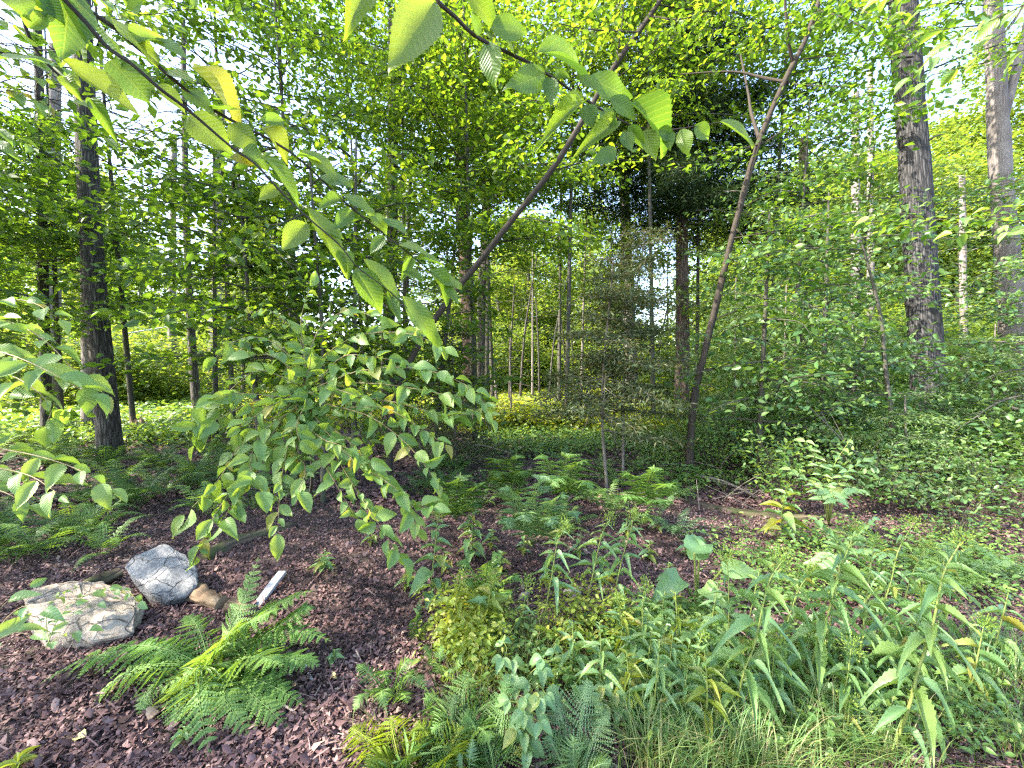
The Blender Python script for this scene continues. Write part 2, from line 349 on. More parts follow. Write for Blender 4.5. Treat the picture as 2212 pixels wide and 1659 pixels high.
# ------------------------------------------------------------------ the sunlit spots (gaps in the canopy above them)
for px, py, r in ((1180, 880, 4.2), (1090, 895, 2.6), (1270, 872, 2.8), (340, 872, 1.3), (400, 862, 1.4), (450, 880, .7), (120, 900, .5), (1190, 930, 2.0), (1270, 918, 1.8), (1100, 935, 1.4)):
    beam(G(px, py), r)
for q_ in ((1180, 650, 35, 6.0), (1180, 760, 34, 6.0), (1090, 600, 24, 4.0), (1260, 600, 26, 4.0), (1180, 700, 28, 5.0), (1180, 790, 23, 4.0), (700, 640, 24, 3.0), (350, 740, 22, 3.5), (465, 640, 19, 1.2), (1600, 700, 24, 3.5), (1355, 650, 14, .7), (1470, 840, 11, .5)):
    beam(P(*q_[:3]), q_[3])
for px, py, r in ((1010, 1400, 0.22), (850, 1600, 0.2), (960, 1640, 0.14), (1080, 1560, 0.1), (1150, 1350, 0.16), (1120, 965, 0.25), (1330, 1080, 0.18)):
    beam(G(px, py), r)

# ------------------------------------------------------------------ the ground: one sheet to the horizon
def axis_pts(n, reach, k):
    t = np.linspace(-1, 1, n); return np.sinh(t * k) / math.sinh(k) * reach
gx = axis_pts(141, 320, 6.0); gy = axis_pts(141, 320, 6.0) + 3
GX, GY = np.meshgrid(gx, gy, indexing='ij')
mb = MB(); n_ = 141
i, j = np.meshgrid(np.arange(n_ - 1), np.arange(n_ - 1), indexing='ij')
mb.add(np.stack([GX, GY, gh(GX, GY)], -1).reshape(-1, 3), np.stack([i*n_+j, (i+1)*n_+j, (i+1)*n_+j+1, i*n_+j+1], -1).reshape(-1, 4))
tag(mb.build('ground', 'soil'), kind='structure')

# leaf litter: dry brown leaf scraps lying over each other
def scatter_ground(n, d0, d1, pw, spread=1.35):
    u = rng.random(n); d = (d0 ** pw + u * (d1 ** pw - d0 ** pw)) ** (1 / pw)
    x = rng.uniform(-spread, spread, n) * d; return x, d
mb = MB()
for n, d0, d1, pw, s0, s1, tpl, lift in ((130000, 0.75, 5.0, 0.6, 0.008, 0.03, CURL, 0.02), (7000, 0.75, 7, 0.6, 0.03, 0.055, CURL, 0.025), (9000, 0.75, 5, 0.6, 0.04, 0.11, STRIP, 0.025), (40000, 4.5, 16, 0.4, 0.05, 0.11, DIAMOND, 0.025)):
    x, y = scatter_ground(n, d0, d1, pw)
    az = rng.uniform(0, 6.283, n); L = rng.uniform(s0, s1, n)
    ax = np.stack([np.cos(az), np.sin(az), rng.normal(0, 0.28, n)], -1)
    nn = nrm(np.stack([rng.normal(0, 0.38, n), rng.normal(0, 0.38, n), np.ones(n)], -1))
    pos = np.stack([x, y, gh(x, y) + rng.random(n) * lift + 0.003], -1)
    patch = 0.5 + 0.5 * np.sin(x * 2.1 + 1.3 * np.sin(y * 1.7)) * np.cos(y * 1.9 + x)
    leaves(mb, pos, ax, nn, L, L * (rng.uniform(0.35, 0.75, n) if tpl is not STRIP else rng.uniform(.04, .1, n)), tpl, np.clip(rng.beta(1.3, 2.0, n) * (0.65 + 0.5 * patch), 0, 1))
tag(mb.build('leaf_litter', 'litter', smooth=True), 'brown dead leaf litter covering the forest floor', 'leaf litter', kind='stuff')

# ------------------------------------------------------------------ trees
class Foliage:
    def __init__(s): s.p = []; s.a = []; s.n = []; s.L = []
    def add(s, p, a, n, L): s.p.append(p); s.a.append(a); s.n.append(n); s.L.append(L)
    def emit(s, mb, ratio, tpl, cut=True):
        if not s.p: return 0
        p = np.concatenate(s.p); a = np.concatenate(s.a); n = np.concatenate(s.n); L = np.concatenate(s.L)
        if cut:
            k = carve(p); p, a, n, L = p[k], a[k], n[k], L[k]
        leaves(mb, p, a, n, L, L * ratio, tpl); return len(p)

def twig_prisms(mb, a, b, r0, r1):
    n = len(a)
    if not n: return
    t = nrm(b - a); s = nrm(np.cross(t, UP + 1e-3)); u = np.cross(s, t)
    V = np.empty((n, 6, 3))
    for k in range(3):
        c, q = math.cos(k * 2.094), math.sin(k * 2.094)
        V[:, k] = a + r0 * (c * s + q * u); V[:, 3 + k] = b + r1 * (c * s + q * u)
    Fq = np.array([[0, 1, 4, 3], [1, 2, 5, 4], [2, 0, 3, 5]])
    mb.add(V.reshape(-1, 3), (Fq[None] + (np.arange(n) * 6)[:, None, None]).reshape(-1, 4))

def spray(wood, fo, p0, phi, elev, length, droop=0.25, step=0.16, tlen=0.7, lstep=0.07, L=0.08, r0=0.012, g=rng, start=0.15, flat=0.35, hang=0.15, path=None, mult=1):
    """a limb with alternate side twigs and leaves laid out in a loose plane"""
    if path is None:
        m = 9; t = np.linspace(0, 1, m)[:, None]
        d = np.array([math.cos(phi) * math.cos(elev), math.sin(phi) * math.cos(elev), math.sin(elev)])
        lat = np.array([-math.sin(phi), math.cos(phi), 0])
        pts = p0 + d * length * t - UP * droop * length * t ** 2 + lat * length * 0.06 * np.sin(t * g.uniform(3, 7) + g.uniform(0, 6))
    else:
        pts = smooth_path(path, 12); m = 12; length = float(np.linalg.norm(np.diff(pts, axis=0), axis=1).sum())
    if wood is not None: tube(wood, pts, r0 * (1 - 0.8 * np.linspace(0, 1, m)), 5, cap=False)
    K = max(4, int(length * (1 - start) / step)); s = np.linspace(start, 1, K)
    tt = np.linspace(0, 1, m); q = np.stack([np.interp(s, tt, pts[:, k]) for k in range(3)], -1)
    tg = nrm(np.stack([np.interp(s, tt, np.gradient(pts[:, k])) for k in range(3)], -1))
    lat = nrm(np.cross(np.broadcast_to(UP, tg.shape), tg)); sd = np.where(np.arange(K) % 2, 1.0, -1.0)[:, None]
    td = nrm(tg * 0.7 + sd * lat * 0.75 + g.normal(0, 0.13, (K, 3))); td[-1] = tg[-1]
    tl = tlen * (1.05 - 0.75 * s) * g.uniform(0.55, 1.2, K) * np.minimum(1, 0.5 + 2.0 * s)
    end = q + td * tl[:, None] - UP * (tl * 0.12)[:, None]
    if wood is not None: twig_prisms(wood, q, end, r0 * 0.3, r0 * 0.12)
    J = max(3, int(tl.max() / lstep)); f = (np.arange(J) + 0.6) / J
    keep = (f[None] * J <= np.maximum(2, tl[:, None] / lstep) + 0.0)
    f2 = np.minimum(f[None] * (tl.max() / np.maximum(tl, 1e-3))[:, None], 1.0)
    pos = q[:, None] + (end - q)[:, None] * f2[..., None]
    alt = np.where((np.arange(J)[None] + np.arange(K)[:, None]) % 2, 1.0, -1.0)[..., None]
    tlat = nrm(np.cross(np.broadcast_to(UP, td.shape), td))
    ax = td[:, None] * 0.6 + alt * tlat[:, None] * 0.8 - UP * hang + g.normal(0, 0.22, (K, J, 3))
    nn = UP + g.normal(0, flat, (K, J, 3))
    pos = pos[keep]; ax = ax[keep]; nn = nn[keep]
    if mult > 1:
        pos = np.repeat(pos, mult, 0); ax = np.repeat(ax, mult, 0); nn = np.repeat(nn, mult, 0); k = len(pos)
        pos = pos + g.normal(0, 1, (k, 3)) * L * np.array([1.5, 1.5, 0.45]); ax = ax + g.normal(0, .45, (k, 3)); nn = nn + g.normal(0, flat, (k, 3))
    ax = nrm(ax); nn = nrm(nn)
    fo.add(pos, ax, nn, L * g.uniform(0.7, 1.25, len(pos)))

def trunk_path(pts, step=0.25):
    pts = np.asarray(pts, float); n = max(6, int(np.linalg.norm(np.diff(pts, axis=0), axis=1).sum() / step))
    return smooth_path(pts, n)
def at_height(path, z):
    i = int(np.argmin(np.abs(path[:, 2] - z))); return path[i]

def trunk(root, path, r0, r1, bark, sides=14, flare=0.35, rough=0.06, seed=0):
    n = len(path); h = path[:, 2] - path[0, 2]
    rad = r0 + (r1 - r0) * np.linspace(0, 1, n) + r0 * flare * np.exp(-h / max(0.12, r0 * 1.2))
    p = path.copy(); p[0, 2] -= 0.08
    mb = MB(); tube(mb, p, rad, sides, rough, seed=seed); return mb.build('trunk', bark, root)

def tree(label, base, top, r0, r1, bark, n, z0, z1, len0, len1, leaf='leaf_beech', L=0.08, step=0.16, tlen=0.7, lstep=0.075,
         elev=(0.0, 0.5), droop=0.25, tpl=LEAF6, ratio=0.6, mid=(), name='broadleaf_tree', group=None, seed=1, br=0.014, flat=0.35, sides=12, taper=True, skip=None, flare=0.35, mult=4):
    g = np.random.default_rng(seed)
    base = np.asarray(base, float); path = trunk_path([base, *mid, top])
    root = thing(name, label, 'tree', base, group)
    trunk(root, path, r0, r1, bark, sides, seed=seed, flare=flare)
    if r0 > .11 and n:
        for k in range(5):
            z = g.uniform(1.6, 6); p = at_height(path, z); a = g.uniform(0, 6.28); o_ = np.array([math.cos(a), math.sin(a), g.uniform(-.1, .5)]); ln = g.uniform(.12, .5); m = MB()
            tube(m, smooth_path([p + o_ * r0 * .6, p + o_ * (r0 + ln * .5), p + o_ * (r0 + ln) + UP * g.normal(0, .05)], 6), np.linspace(.028, .008, 6), 6, .15); m.build('branch_stub', bark, root)
    if n:
        wood, fo = MB(), Foliage()
        for k in range(n):
            f = (k + g.random()) / n; z = z0 + (z1 - z0) * f
            ln = g.uniform(len0, len1) * ((1.1 - 0.75 * f ** 1.5) if taper else 1)
            phi = k * 2.399 + g.uniform(-0.5, 0.5)
            if skip and skip(phi, z): continue
            spray(wood, fo, at_height(path, z), phi, g.uniform(*elev), ln, droop * g.uniform(0.6, 1.4), step, tlen, lstep, L, br * ln / len1 + 0.004, g, flat=flat, mult=mult)
        wood.build('branches', bark, root)
        cm = MB(); fo.emit(cm, ratio, tpl); cm.build('crown', leaf, root)
    return root

# --- the trunks one can tell apart in the photograph
def at_d(px, py, d): return P(px, py, d)
b = G(240, 985); d = b[1]
tree('thick dark furrowed trunk beside the small broken stump', b, at_d(150, -420, d + .3), 0.17, 0.12, 'bark_oak', 34, 6.2, 12.5, 2.2, 3.8, L=0.1, step=0.24, tlen=1.0, lstep=0.1,
     mid=[at_d(222, 800, d), at_d(203, 600, d), at_d(187, 300, d), at_d(178, 100, d)], name='oak_tree', seed=11, tpl=DIAMOND)
b = G(102, 950); d = b[1]
tree('slim dark straight trunk at the left edge in front of a pale trunk', b, at_d(70, -300, d), 0.1, 0.06, 'bark_oak', 26, 3.6, 9.5, 1.6, 3.0, L=0.085, step=0.2, tlen=0.8,
     mid=[at_d(95, 700, d), at_d(90, 400, d)], seed=12, flare=0.2)
b = G(426, 905); d = b[1]
tree('thin dark trunk with leafy boughs to the right of the stump', b, at_d(395, 40, d), 0.12, 0.06, 'bark_oak', 30, 3.0, 10.5, 1.8, 3.2, L=0.095, step=0.22, tlen=0.9, lstep=0.09,
     mid=[at_d(412, 700, d), at_d(403, 480, d)], seed=13, tpl=DIAMOND, flare=0.2)
b = G(463, 848); d = 19.0; b = gp(*P(463, 848, d)[:2])
tree('pale sunlit trunk that the white rope passes', b, at_d(475, 200, d), 0.3, 0.2, 'bark_pale', 16, 8, 15, 2, 4, 'leaf_far', L=0.16, step=0.35, tlen=1.4, lstep=0.15, mid=[at_d(468, 600, d)], name='pale_tree', seed=14, tpl=DIAMOND)
d = 17.0; b = gp(*P(371, 845, d)[:2])
tree('slender pale trunk just left of the sunlit one with the rope', b, at_d(376, 300, d), 0.17, 0.1, 'bark_pale', 12, 6, 12, 2, 3, 'leaf_far', L=0.15, step=0.35, tlen=1.2, lstep=0.14, mid=[at_d(372, 650, d)], name='pale_tree', seed=15, tpl=DIAMOND)
d = 13.0; b = gp(*P(112, 840, d)[:2])
tree('pale brown trunk half hidden behind the slim dark one', b, at_d(120, 100, d), 0.22, 0.15, 'bark_pale', 14, 6.5, 14, 2, 4, 'leaf_far', L=0.14, step=0.32, tlen=1.2, lstep=0.13, mid=[at_d(114, 500, d)], name='pale_tree', seed=16, tpl=DIAMOND)
d = 9.0; b = gp(*P(195, 900, d)[:2])
tree('pale slim trunk peeking out behind the thick dark furrowed one', b, at_d(178, 200, d), 0.16, 0.1, 'bark_pale', 10, 6, 11, 1.5, 2.5, 'leaf_far', L=0.11, step=0.3, tlen=1, lstep=0.12, mid=[at_d(190, 600, d)], name='pale_tree', seed=17, tpl=DIAMOND)
d = 8.6; b = gp(*P(842, 960, d)[:2])
tree('dark trunk standing behind the drooping bush', b, at_d(848, 40, d), 0.16, 0.09, 'bark_oak', 30, 2.7, 9.5, 1.6, 3.0, 'leaf_maple', L=0.09, step=0.2, tlen=0.9, lstep=0.085, mid=[at_d(838, 750, d), at_d(846, 560, d)], seed=18, flare=0.2)
d = 10.5; b = gp(*P(1015, 930, d)[:2])
tree('brown flaky trunk, left one of the close pair', b, at_d(990, -60, d), 0.21, 0.14, 'bark_pine', 26, 4.2, 11.5, 1.8, 3.2, 'leaf_maple', L=0.095, step=0.22, tlen=1.0, lstep=0.09, mid=[at_d(1012, 700, d), at_d(1000, 480, d), at_d(996, 260, d)], seed=19, tpl=DIAMOND)
d = 11.4; b = gp(*P(1045, 915, d)[:2])
tree('dark trunk, right one of the close pair, with bare stubs', b, at_d(1060, 40, d), 0.17, 0.1, 'bark_oak', 24, 4.4, 11.5, 1.8, 3.0, 'leaf_maple', L=0.095, step=0.22, tlen=1.0, lstep=0.09, mid=[at_d(1042, 700, d), at_d(1050, 450, d)], seed=20, tpl=DIAMOND)
d = 14.0; b = gp(*P(1366, 852, d)[:2])
tree('pale grey trunk lit by the sun behind the brownish hemlock sapling', b, at_d(1336, -40, d), 0.24, 0.14, 'bark_pale', 22, 6.2, 14, 1.8, 3.5, 'leaf_maple', L=0.12, step=0.28, tlen=1.1, lstep=0.11, mid=[at_d(1360, 700, d), at_d(1350, 450, d)], name='pale_tree', seed=21, tpl=DIAMOND)
# the big trunk on the right
d = 8.2; b = gp(*P(2012, 960, d)[:2])
tree('largest trunk, dark furrowed bark, on the right', b, at_d(1925, -520, d), 0.28, 0.21, 'bark_ash', 26, 7.5, 14, 2.5, 4.2, L=0.1, step=0.26, tlen=1.1, lstep=0.11,
     mid=[at_d(2003, 800, d), at_d(1985, 500, d), at_d(1962, 190, d)], name='ash_tree', seed=22, sides=20, tpl=DIAMOND)
d = 9.5; b = gp(*P(2200, 900, d)[:2])
r_ = tree('pale mottled forked trunk at the right edge', b, at_d(2142, -60, d), 0.25, 0.15, 'bark_pale', 12, 8.5, 13, 2, 3.2, L=0.1, step=0.26, tlen=1.0, lstep=0.11,
     mid=[at_d(2186, 700, d), at_d(2166, 420, d), at_d(2152, 200, d)], name='birch_tree', seed=23, tpl=DIAMOND)
mb = MB(); tube(mb, trunk_path([at_d(2160, 290, d), at_d(2185, 190, d), at_d(2215, 80, d), at_d(2250, -80, d)]), np.linspace(.1, .06, 12)[:len(trunk_path([at_d(2160, 290, d), at_d(2185, 190, d), at_d(2215, 80, d), at_d(2250, -80, d)]))] if False else 0.085, 10, 0.05); mb.build('fork_limb', 'bark_pale', r_)
for lab, px, py, pt, dd, r0, sd_ in (('very pale thin far trunk between the largest trunk and the forked one', 2085, 860, (2078, 380), 16, .14, 31),
                                 ('pale far trunk with broken top above the far house', 1850, 850, (1848, 200), 17, .2, 32),
                                 ('grey far trunk right of the broken-topped pale one', 1882, 850, (1880, 150), 18, .16, 33),
                                 ('brownish far trunk with a warm sunlit patch left of the house', 1742, 850, (1735, 300), 13, .2, 34)):
    b = gp(*P(px, py, dd)[:2]); n = 0 if 'broken' in lab and 'top above' in lab else 10
    tree(lab, b, at_d(*pt, dd), r0, r0 * .65, 'bark_pale' if 'brown' not in lab else 'bark_pine', n, 5.5, 11, 1.5, 3, 'leaf_far', L=0.13, step=0.3, tlen=1.1, lstep=0.13, name='pale_tree', seed=sd_, tpl=DIAMOND)

# the conifer: dark needled crown, bare dead limbs below
def conifer(label, base, top, r0, r1, z_dead, n_dead, z0, z1, n, len0, len1, mat='needle', bark='bark_pine', L=0.13, W_=0.2, step=0.14, lstep=0.06, tlen=0.6, elev=(-0.25, 0.15), seed=5, name='hemlock_tree', mid=(), dead_len=(0.5, 1.8), group=None, r_b=0.016, sides=12, mult=4):
    g = np.random.default_rng(seed); base = np.asarray(base, float); path = trunk_path([base, *mid, top], 0.2)
    root = thing(name, label, 'tree', base, group); trunk(root, path, r0, r1, bark, sides, seed=seed, flare=0.2)
    wood, fo = MB(), Foliage()
    for k in range(n_dead):
        z = g.uniform(*z_dead); p = at_height(path, z); phi = g.uniform(0, 6.28); ln = g.uniform(*dead_len); e = g.uniform(-0.5, 0.5)
        dv = np.array([math.cos(phi) * math.cos(e), math.sin(phi) * math.cos(e), math.sin(e)])
        q = [p, p + dv * ln * .4 + UP * g.normal(0, .08), p + dv * ln + UP * g.normal(-0.1, .2)]
        sp = smooth_path(q, 7); tube(wood, sp, np.linspace(0.014, 0.003, 7), 4, cap=False)
        a = sp[2 + np.arange(4)]; twig_prisms(wood, a, a + nrm(dv + g.normal(0, .6, (4, 3))) * g.uniform(.1, .45, (4, 1)), .004, .0015)
    for k in range(n):
        f = (k + g.random()) / n; z = z0 + (z1 - z0) * f; ln = g.uniform(len0, len1) * (1.05 - 0.8 * f)
        spray(wood, fo, at_height(path, z), k * 2.399 + g.uniform(-.4, .4), g.uniform(*elev), ln, g.uniform(.05, .3), step, tlen, lstep, L, r_b, g, flat=0.4, hang=0.1, mult=mult)
    tag(wood.build('branches', 'bark_dead' if n_dead else bark, root), kind='stuff')
    cm = MB(); fo.emit(cm, W_, DIAMOND); cm.build('crown', mat, root); return root
d = 11.0; b = gp(*P(1474, 880, d)[:2])
conifer('tall dark conifer with black needle crown and bare dead limbs', b, at_d(1480, -250, d), 0.2, 0.08, (2.6, 7.6), 60, 5.4, 13.0, 80, 2.4, 4.4, L=0.13, W_=0.2, step=0.12, lstep=0.06, tlen=0.8, seed=41, mult=10,
        mid=[at_d(1474, 600, d), at_d(1472, 330, d)])

# leaning saplings crossing the middle
def limb_part(root, pts, r0, r1, bark='bark_twig', name='branch', n=14):
    m = MB(); tube(m, smooth_path(pts, n), np.linspace(r0, r1, n), 7, 0.04, cap=True); return m.build(name, bark, root)
def leafy_part(root, limbs, leaf, L=0.075, step=0.13, tlen=0.55, lstep=0.065, r0=0.009, bark='bark_twig', seed=3, ratio=0.58, start=0.15, flat=0.4, hang=0.15, mult=3):
    g = np.random.default_rng(seed)
    fo = Foliage(); cm = MB()
    for pts in limbs:
        w = MB(); spray(w, fo, None, 0, 0, 0, 0, step, tlen, lstep, L, r0, g, path=pts, start=start, flat=flat, hang=hang, mult=mult); w.build('branch', bark, root)
    fo.emit(cm, ratio, LEAF6); cm.build('crown', leaf, root)
b = gp(*P(838, 1030, 5.2)[:2])
px9 = [(850, 870, 5.1), (905, 745, 5.0), (975, 640, 4.9), (1040, 560, 4.8), (1110, 470, 4.7), (1190, 370, 4.6), (1250, 275, 4.5), (1330, 140, 4.4), (1420, 10, 4.3), (1520, -160, 4.2)]
root = thing('leaning_sapling', 'grey sapling leaning to the right across the picture centre', 'tree', b)
pth = trunk_path([b] + [P(*q) for q in px9], 0.12); trunk(root, pth, 0.043, 0.025, 'bark_twig', 10, 0.15, 0.14, 3)
leafy_part(root, [[P(1190, 370, 4.6), P(1290, 345, 4.7), P(1400, 350, 4.9)], [P(1420, 10, 4.3), P(1500, 22, 4.3), P(1640, 30, 4.5)], [P(1300, 190, 4.4), P(1400, 120, 4.2), P(1480, 60, 4.0)],
                  [P(1330, 140, 4.4), P(1345, 40, 4.3), P(1352, -60, 4.2)], [P(1405, 35, 4.3), P(1480, 40, 4.1), P(1620, -20, 3.9)], [P(1380, 70, 4.3), P(1250, 60, 4.0), P(1130, 30, 3.8)],
                  [P(1460, -60, 4.2), P(1300, -40, 4.3), P(1160, -50, 4.6)], [P(1440, -20, 4.2), P(1600, 60, 4.6), P(1720, 50, 5)], [P(1480, -80, 4.2), P(1600, -60, 3.8), P(1760, -60, 3.6)]], 'leaf_maple', seed=5, tlen=0.7)
b = gp(*P(1488, 1010, 5.6)[:2])
px12 = [(1490, 985, 5.6), (1500, 860, 5.55), (1520, 770, 5.5), (1545, 665, 5.5), (1590, 480, 5.4), (1640, 305, 5.3), (1700, 165, 5.2), (1740, 85, 5.2), (1790, -60, 5.1)]
root = thing('leaning_sapling', 'grey-brown forked sapling leaning right in front of the dark conifer', 'tree', b)
pth = trunk_path([b] + [P(*q) for q in px12], 0.12); trunk(root, pth, 0.052, 0.028, 'bark_twig', 10, 0.25, 0.14, 4)
limb_part(root, [P(1640, 300, 5.3), P(1622, 240, 5.5), P(1617, 205, 5.6), P(1600, 120, 5.8)], .025, .012)
limb_part(root, [P(1713, 135, 5.2), P(1703, 90, 5.1), P(1697, 20, 5.0), P(1690, -60, 4.9)], .022, .012)
limb_part(root, [P(1705, 178, 5.2), P(1650, 168, 5.4), P(1590, 155, 5.6), P(1470, 160, 6)], .022, .008)
leafy_part(root, [[P(1648, 310, 5.3), P(1720, 265, 5.1), P(1825, 217, 4.9), P(1975, 187, 4.6)], [P(1728, 128, 5.2), P(1850, 112, 5.0), P(1960, 70, 4.6), P(2100, 30, 4.2)],
                  [P(1582, 515, 5.4), P(1700, 495, 5.0), P(1790, 480, 4.6), P(1960, 478, 4.1), P(2190, 465, 3.6)], [P(1585, 490, 5.4), P(1640, 540, 5.2), P(1720, 570, 5.0), P(1850, 640, 4.8)],
                  [P(1710, 180, 5.2), P(1760, 185, 5.0), P(1900, 190, 4.7)], [P(1745, 70, 5.2), P(1800, 0, 5.0), P(1900, -40, 4.8)], [P(1600, 450, 5.4), P(1680, 410, 5.0), P(1800, 380, 4.7), P(1930, 330, 4.5)],
                  [P(1650, 310, 5.3), P(1560, 330, 5.2), P(1500, 345, 5.1)], [P(1780, -40, 5.1), P(1880, 30, 4.4), P(2000, 60, 4.0)], [P(1760, 20, 5.1), P(1850, 50, 4.6), P(1950, 130, 4.2)],
                  [P(1540, 690, 5.5), P(1640, 660, 5.2), P(1760, 690, 4.8), P(1870, 700, 4.5)], [P(1510, 800, 5.5), P(1600, 790, 5.2), P(1700, 800, 5.0)]], 'leaf_beech', seed=6, L=0.085, tlen=0.6)
b = gp(*P(1937, 1030, 5.0)[:2])
root = thing('sapling', 'thin straight grey sapling left of the largest trunk', 'tree', b)
pth = trunk_path([b, P(1925, 900, 5), P(1912, 790, 5), P(1903, 690, 5), P(1885, 610, 5), P(1860, 520, 5)], 0.12); trunk(root, pth, 0.032, 0.012, 'bark_grey', 8, 0.2, 0.05, 5)
leafy_part(root, [[P(1905, 720, 5), P(1800, 690, 4.9), P(1720, 710, 4.8)], [P(1912, 790, 5), P(1980, 770, 4.9), P(2090, 800, 4.8)], [P(1890, 630, 5), P(1960, 590, 4.9), P(2060, 590, 4.7)],
                  [P(1908, 760, 5), P(1840, 760, 4.9), P(1740, 800, 4.7)], [P(1870, 540, 5), P(1780, 540, 5), P(1700, 570, 5)], [P(1920, 850, 5), P(1850, 860, 4.8), P(1780, 890, 4.7)]], 'leaf_shrub', seed=7)
b = gp(*P(697, 1040, 4.6)[:2])
root = thing('sapling', 'thin pale sapling stem rising behind the drooping bush', 'tree', b)
pth = trunk_path([b, P(698, 900, 4.6), P(696, 720, 4.6), P(688, 600, 4.6), P(676, 450, 4.6), P(668, 330, 4.7)], 0.12); trunk(root, pth, 0.032, 0.012, 'bark_grey', 8, 0.2, 0.05, 6)
leafy_part(root, [[P(695, 740, 4.6), P(600, 650, 4.5), P(520, 640, 4.4)], [P(694, 700, 4.6), P(760, 640, 4.5), P(860, 640, 4.3)], [P(690, 620, 4.6), P(620, 560, 4.6), P(540, 560, 4.7)],
                  [P(685, 560, 4.6), P(760, 520, 4.5), P(850, 520, 4.4)], [P(696, 760, 4.6), P(780, 720, 4.4), P(880, 730, 4.2)], [P(680, 480, 4.6), P(600, 420, 4.7), P(500, 420, 4.8)],
                  [P(672, 400, 4.6), P(740, 350, 4.6), P(820, 360, 4.6)], [P(696, 790, 4.6), P(620, 740, 4.4), P(560, 730, 4.3)]], 'leaf_maple', seed=8, L=0.085)

# hemlock saplings with thin dry-looking needles
conifer('brownish thin hemlock sapling in front of the sunlit clearing', gp(*P(1312, 1040, 5.0)[:2]), P(1325, 560, 5.1), 0.022, 0.008, (0.7, 1.3), 5, 0.85, 2.9, 40, 0.45, 1.15, 'needle_dry', 'bark_dead', L=0.07, W_=0.24, mult=7, step=0.06, lstep=0.026, tlen=0.3, elev=(-0.1, 0.45), seed=51, name='hemlock_sapling', mid=[P(1300, 870, 5.0)], dead_len=(0.2, 0.7), r_b=0.006, sides=7)
conifer('second thin hemlock sapling right behind the brownish one', gp(*P(1346, 1000, 5.6)[:2]), P(1395, 500, 5.9), 0.022, 0.008, (0.8, 1.6), 5, 1.0, 3.6, 44, 0.5, 1.25, 'needle_dry', 'bark_dead', L=0.07, W_=0.24, mult=7, step=0.065, lstep=0.028, tlen=0.3, elev=(-0.1, 0.45), seed=52, name='hemlock_sapling', mid=[P(1350, 800, 5.7)], dead_len=(0.2, 0.7), r_b=0.006, sides=7)
conifer('low dark hemlock sapling behind the tip of the drooping bush', gp(*P(985, 985, 6.4)[:2]), P(975, 690, 6.6), 0.02, 0.008, (0.3, .6), 3, 0.3, 2.2, 40, 0.5, 1.2, 'needle_dry', 'bark_dead', L=0.07, W_=0.25, mult=6, step=0.075, lstep=0.03, tlen=0.34, seed=53, name='hemlock_sapling', r_b=0.006, sides=7)
conifer('feathery green hemlock sapling between the leaning forked and the thin straight sapling', gp(*P(1690, 985, 6.2)[:2]), P(1700, 560, 6.4), 0.025, 0.008, (0.3, .8), 4, 0.4, 2.4, 30, 0.5, 1.1, 'needle_soft', 'bark_dead', L=0.07, W_=0.24, mult=6, step=0.075, lstep=0.03, tlen=0.34, seed=56, name='hemlock_sapling', r_b=0.006, sides=7)
conifer('feathery green hemlock sapling left of the largest trunk foot', gp(*P(1850, 960, 7.2)[:2]), P(1840, 640, 7.3), 0.025, 0.008, (0.3, .8), 4, 0.4, 2.6, 44, 0.6, 1.5, 'needle_soft', 'bark_dead', L=0.075, W_=0.24, mult=6, step=0.08, lstep=0.032, tlen=0.36, seed=57, name='hemlock_sapling', r_b=0.006, sides=7)
conifer('feathery green hemlock sapling at the right edge before the forked trunk', gp(*P(2140, 1010, 5.6)[:2]), P(2150, 700, 5.7), 0.025, 0.008, (0.3, .8), 4, 0.3, 2.0, 40, 0.6, 1.4, 'needle_soft', 'bark_dead', L=0.07, W_=0.24, mult=6, step=0.075, lstep=0.03, tlen=0.34, seed=58, name='hemlock_sapling', r_b=0.006, sides=7)
conifer('feathery drooping hemlock sapling between conifer trunk and right-hand thicket', gp(*P(1585, 960, 6.8)[:2]), P(1590, 600, 6.9), 0.025, 0.008, (0.3, .8), 4, 0.4, 2.9, 44, 0.6, 1.4, 'needle_soft', 'bark_dead', L=0.075, W_=0.24, mult=6, step=0.08, lstep=0.032, tlen=0.36, seed=59, name='hemlock_sapling', r_b=0.006, sides=7)
conifer('low feathery hemlock sapling in front of the right-hand thicket', gp(*P(1960, 1060, 4.9)[:2]), P(1955, 850, 4.95), 0.02, 0.008, (0.2, .4), 3, 0.15, 1.2, 36, 0.45, 1.0, 'needle_soft', 'bark_dead', L=0.06, W_=0.24, mult=6, step=0.065, lstep=0.028, tlen=0.3, seed=60, name='hemlock_sapling', r_b=0.005, sides=7)
conifer('low hemlock sapling at the back left of the clearing', gp(*P(1105, 905, 10.5)[:2]), P(1100, 700, 10.6), 0.03, 0.01, (0.3, .6), 4, 0.3, 2.5, 36, 0.6, 1.4, 'needle_dry', 'bark_dead', L=0.1, W_=0.25, step=0.11, lstep=0.05, tlen=0.4, seed=54, name='hemlock_sapling', r_b=0.008, sides=7)

